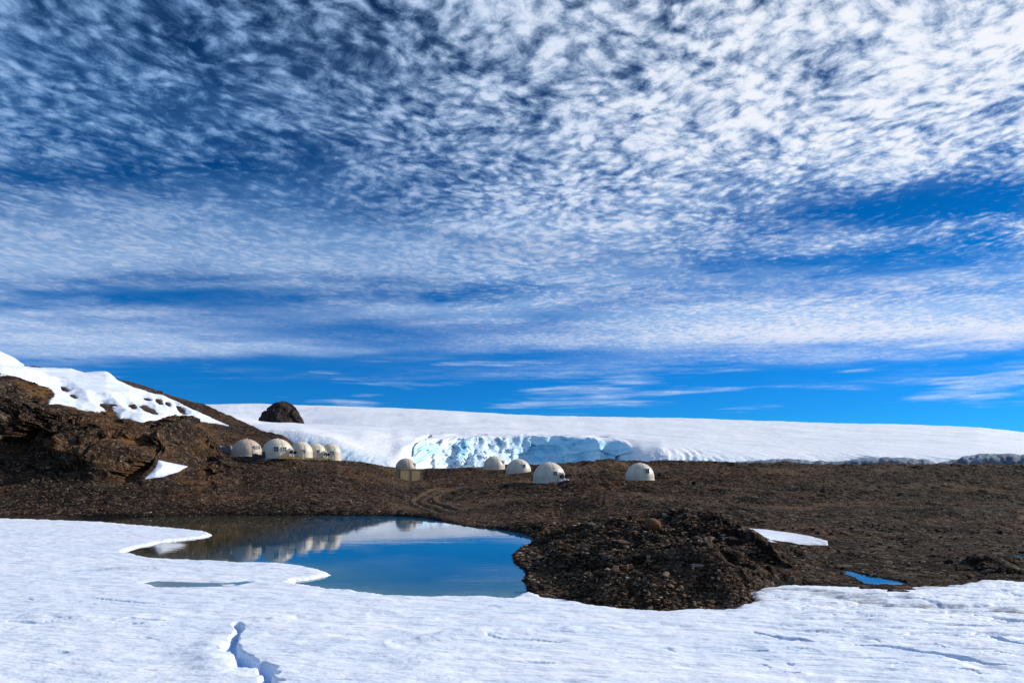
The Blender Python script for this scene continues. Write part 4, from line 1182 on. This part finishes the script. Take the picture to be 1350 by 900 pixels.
# altocumulus sheet on a plane high overhead
def ctr(vec, sc, det=3, ro=0.5): return n.m('SUBTRACT', n.noise(vec, sc, det, ro), 0.5)
wv = n.vm('ADD', pl, n.vm('SCALE', n.xyz(ctr(pl, 2.2), ctr(n.vm('ADD', pl, (7.3, 2.1, 0)), 2.2), 0.0), 0.22))
wv = n.vm('ADD', wv, n.vm('SCALE', n.xyz(ctr(pl, 22.0, 2), ctr(n.vm('ADD', pl, (1.3, 5.1, 0)), 22.0, 2), 0.0), 0.016))
cvr = n.new('ShaderNodeMapping'); n.put(cvr.inputs[0], n.vm('MULTIPLY', wv, (1.0, 0.88, 1.0))); cvr.inputs['Rotation'].default_value = (0, 0, math.radians(-38)); cvr.inputs['Scale'].default_value = (0.97, 1.03, 1)
cv = cvr.outputs[0]
leftw = n.smooth(pxp, 0.05, -0.75)
def lerp(f, a, b): return n.m('ADD', n.m('MULTIPLY', a, n.m('SUBTRACT', 1.0, f)), n.m('MULTIPLY', b, f))
cells = n.m('SUBTRACT', 1.0, n.voronoi(cv, 27.0, 'SMOOTH_F1', 0.9))
fluff = n.noise(n.vm('MULTIPLY', cv, (1.0, 1.0, 1.0)), 22.0, 7, 0.68)
med = ctr(n.vm('ADD', cv, (2.0, 0.0, 0.0)), 6.0, 3, 0.55)
big = ctr(n.vm('ADD', pl, (3.0, 1.0, 0)), 1.1, 3, 0.5)
warp1 = ctr(n.xyz(n.m('MULTIPLY', el, 5.0), n.m('DIVIDE', s[0], n.m('MAXIMUM', s[1], 0.05)), 1.0), 3.0, 4, 0.6); warp2 = ctr(n.xyz(n.m('MULTIPLY', el, 6.0), n.m('DIVIDE', s[0], n.m('MAXIMUM', s[1], 0.05)), 5.0), 4.0, 4, 0.6)
def blob(cx, cy, rx, ry, amp):
    a = n.m('DIVIDE', n.m('SUBTRACT', pxp, cx), rx); b = n.m('DIVIDE', n.m('SUBTRACT', pyp, cy), ry)
    return n.m('MULTIPLY', n.m('EXPONENT', n.m('MULTIPLY', n.m('ADD', n.m('MULTIPLY', a, a), n.m('MULTIPLY', b, b)), -1.0)), amp)
def sk(px, py): return ((px - CX) / (YH - py), F / (YH - py))
cover = n.m('ADD', n.m('MULTIPLY', big, 0.55), n.m('MULTIPLY', med, 0.66))
for px, py, rx, ry, amp in [(1290, 70, 0.5, 0.55, 0.11), (900, 60, 0.5, 0.35, 0.09), (1210, 272, 0.60, 0.22, -0.36), (760, 130, 0.22, 0.25, -0.10), (430, 70, 0.40, 0.22, -0.07), (60, 30, 0.5, 0.3, -0.05),
                            (100, 232, 0.6, 0.10, -0.20), (1000, 355, 0.9, 0.22, -0.16), (1010, 205, 0.5, 0.25, 0.08), (1250, 345, 0.8, 0.30, -0.20), (700, 415, 1.5, 0.16, -0.2), (250, 392, 0.9, 0.22, -0.22), (1100, 440, 2.6, 0.5, 0.25)]:
    cover = n.m('ADD', cover, blob(*sk(px, py), rx, ry, amp))
v = n.m('ADD', n.m('ADD', n.m('MULTIPLY', cells, 0.42), n.m('MULTIPLY', fluff, 1.06)), cover)
farther = n.smooth(pyp, 2.3, 4.2)
dens = lerp(farther, n.smooth(v, 0.48, 1.02), n.m('MULTIPLY', n.smooth(v, 0.55, 1.2), 0.42))
# smooth fibrous veil, thickest to the left and low down
fib = n.noise(n.vm('ADD', n.vm('MULTIPLY', wv, (0.55, 1.5, 1)), n.xyz(0.0, n.m('MULTIPLY', pxp, 0.25), 0.0)), 1.5, 7, 0.62)
vc = n.m('ADD', n.m('MULTIPLY', cover, 0.35), n.m('MULTIPLY', farther, 0.10))
for px, py, rx, ry, amp in [(100, 310, 1.5, 0.5, 0.30), (450, 330, 1.0, 0.35, 0.12), (100, 445, 2.5, 0.8, 0.34), (700, 465, 1.6, 0.7, 0.25), (250, 392, 1.0, 0.20, -0.22), (100, 100, 0.9, 0.5, 0.10), (900, 430, 2.0, 0.5, 0.15), (1230, 437, 2.2, 0.6, 0.55), (1000, 450, 1.6, 0.4, 0.2)]:
    vc = n.m('ADD', vc, blob(*sk(px, py), rx, ry, amp))
veil = n.smooth(n.m('ADD', fib, vc), 0.30, 0.80, 0.0, 0.88)
veil = n.m('MULTIPLY', veil, n.m('ADD', 0.72, n.m('MULTIPLY', n.m('SUBTRACT', fluff, 0.3), n.smooth(leftw, 0.0, 1.0, 0.7, 0.4))))
dens = n.m('MULTIPLY', dens, n.m('SUBTRACT', 1.0, n.m('MULTIPLY', leftw, n.smooth(pyp, 1.7, 3.2, 0.12, 0.75))))
veil = n.m('MULTIPLY', veil, n.m('MAXIMUM', n.smooth(pyp, 1.8, 3.2, 0.16, 1.0), n.m('MULTIPLY', leftw, 0.30)))
dens = n.m('SUBTRACT', 1.0, n.m('MULTIPLY', n.m('SUBTRACT', 1.0, dens), n.m('SUBTRACT', 1.0, veil)))
edge = n.m('ADD', pyp, n.m('MULTIPLY', ctr(n.vm('MULTIPLY', pl, (0.34, 0.8, 1)), 1.0, 5, 0.6), 9.0))
dens = n.m('MULTIPLY', dens, n.smooth(edge, 4.4, 7.6, 1.0, 0.0))
# openings in the sheet, by direction
fy = n.m('MAXIMUM', s[1], 0.05)
qx = n.m('ADD', n.m('MULTIPLY', n.m('DIVIDE', s[0], fy), F), n.m('MULTIPLY', warp1, 160.0)); qy = n.m('ADD', n.m('MULTIPLY', n.m('DIVIDE', s[2], fy), F), n.m('MULTIPLY', warp2, 60.0))
for px, py, rx, ry, ang, amp in [(240, 392, 150, 17, -3, 0.85), (490, 438, 210, 22, -5, 0.95), (620, 474, 330, 11, 2, 0.9), (1300, 470, 330, 16, 4, 1.0), (700, 428, 120, 12, 2, 0.7), (820, 405, 110, 9, 3, 0.6), (150, 420, 160, 6, -2, 0.5), (1180, 272, 220, 22, 9, 0.75), (1250, 345, 130, 26, 6, 0.55), (1040, 378, 130, 14, 2, 0.55), (900, 350, 180, 18, 0, 0.35), (120, 242, 150, 14, -4, 0.45), (640, 318, 130, 12, -8, 0.3), (330, 484, 420, 14, 0, 0.9)]:
    ca, sa = math.cos(math.radians(ang)), math.sin(math.radians(ang))
    a = n.m('SUBTRACT', qx, px - CX); b = n.m('SUBTRACT', qy, YH - py)
    u = n.m('DIVIDE', n.m('ADD', n.m('MULTIPLY', a, ca), n.m('MULTIPLY', b, sa)), rx); w_ = n.m('DIVIDE', n.m('SUBTRACT', n.m('MULTIPLY', b, ca), n.m('MULTIPLY', a, sa)), ry)
    g_ = n.m('EXPONENT', n.m('MULTIPLY', n.m('ADD', n.m('MULTIPLY', u, u), n.m('MULTIPLY', w_, w_)), -1.0))
    dens = n.m('MULTIPLY', dens, n.m('SUBTRACT', 1.0, n.m('MULTIPLY', g_, n.m('MULTIPLY', amp, n.smooth(v, 1.35, 0.85, 0.82, 1.0)))))
# low streaks over the glacier
azx = n.m('DIVIDE', s[0], n.m('MAXIMUM', s[1], 0.05))
st = n.noise(n.xyz(n.m('ADD', n.m('MULTIPLY', azx, 3.4), 4.1), n.m('MULTIPLY', el, 46.0), 2.0), 1.0, 5, 0.55)
streak = n.m('MULTIPLY', n.smooth(st, 0.53, 0.72, 0, 0.9), n.m('MULTIPLY', n.smooth(el, 0.06, 0.09), n.smooth(el, 0.20, 0.15)))
dens = n.m('MAXIMUM', dens, streak)
dens = n.m('MULTIPLY', dens, n.smooth(s[2], 0.0, 0.06))
# brighter towards the sun, where the droplets scatter forwards
lit = n.smooth(sunang, 0.12, 0.80)
lit = n.m('MAXIMUM', lit, n.smooth(el, 0.42, 0.16, 0.0, 0.8))
thick = n.m('ADD', n.m('MULTIPLY', n.smooth(v, 0.60, 1.10), n.smooth(leftw, 0.0, 1.0, 1.0, 0.75)), n.m('MULTIPLY', leftw, 0.12))
c_dim = n.mix(thick, (1.0, 2.7, 5.7), (3.2, 4.9, 7.8)); c_lit = n.mix(thick, (4.6, 6.4, 9.0), (8.5, 8.7, 9.3))
ccol = n.mix(lit, c_dim, c_lit)
skyc = n.mix(n.m('MULTIPLY', dens, 0.97), clear, ccol)
bg = n.new('ShaderNodeBackground'); n.put(bg.inputs[0], skyc); bg.inputs[1].default_value = 0.10
o = n.new('ShaderNodeOutputWorld'); n.t.links.new(bg.outputs[0], o.inputs[0])

# ------------------------------------------------------------------ sun, camera, view
sl = bpy.data.lights.new('sun', 'SUN'); sl.energy = 4.5; sl.angle = math.radians(0.5); sl.color = (1.0, 0.94, 0.85)
so = bpy.data.objects.new('sun', sl); COL.objects.link(so)
so.rotation_euler = Vector(sdir).to_track_quat('Z', 'Y').to_euler()
so.location = (60, 0, 80)
cam = bpy.data.cameras.new('camera'); cam.sensor_width = 36; cam.lens = 36 * F / 1350; cam.shift_y = (YH - 450) / 1350
cam.clip_start = 0.1; cam.clip_end = 8000
co = bpy.data.objects.new('camera', cam); COL.objects.link(co)
co.location = (0, 0, C); co.rotation_euler = (math.radians(90), 0, 0)
scene.camera = co
scene.view_settings.view_transform = 'Standard'; scene.view_settings.look = 'None'; scene.view_settings.gamma = 1; scene.view_settings.exposure = 0.12
scene.view_settings.use_curve_mapping = False
scene.cycles.max_bounces = 6; scene.cycles.diffuse_bounces = 3; scene.cycles.glossy_bounces = 3
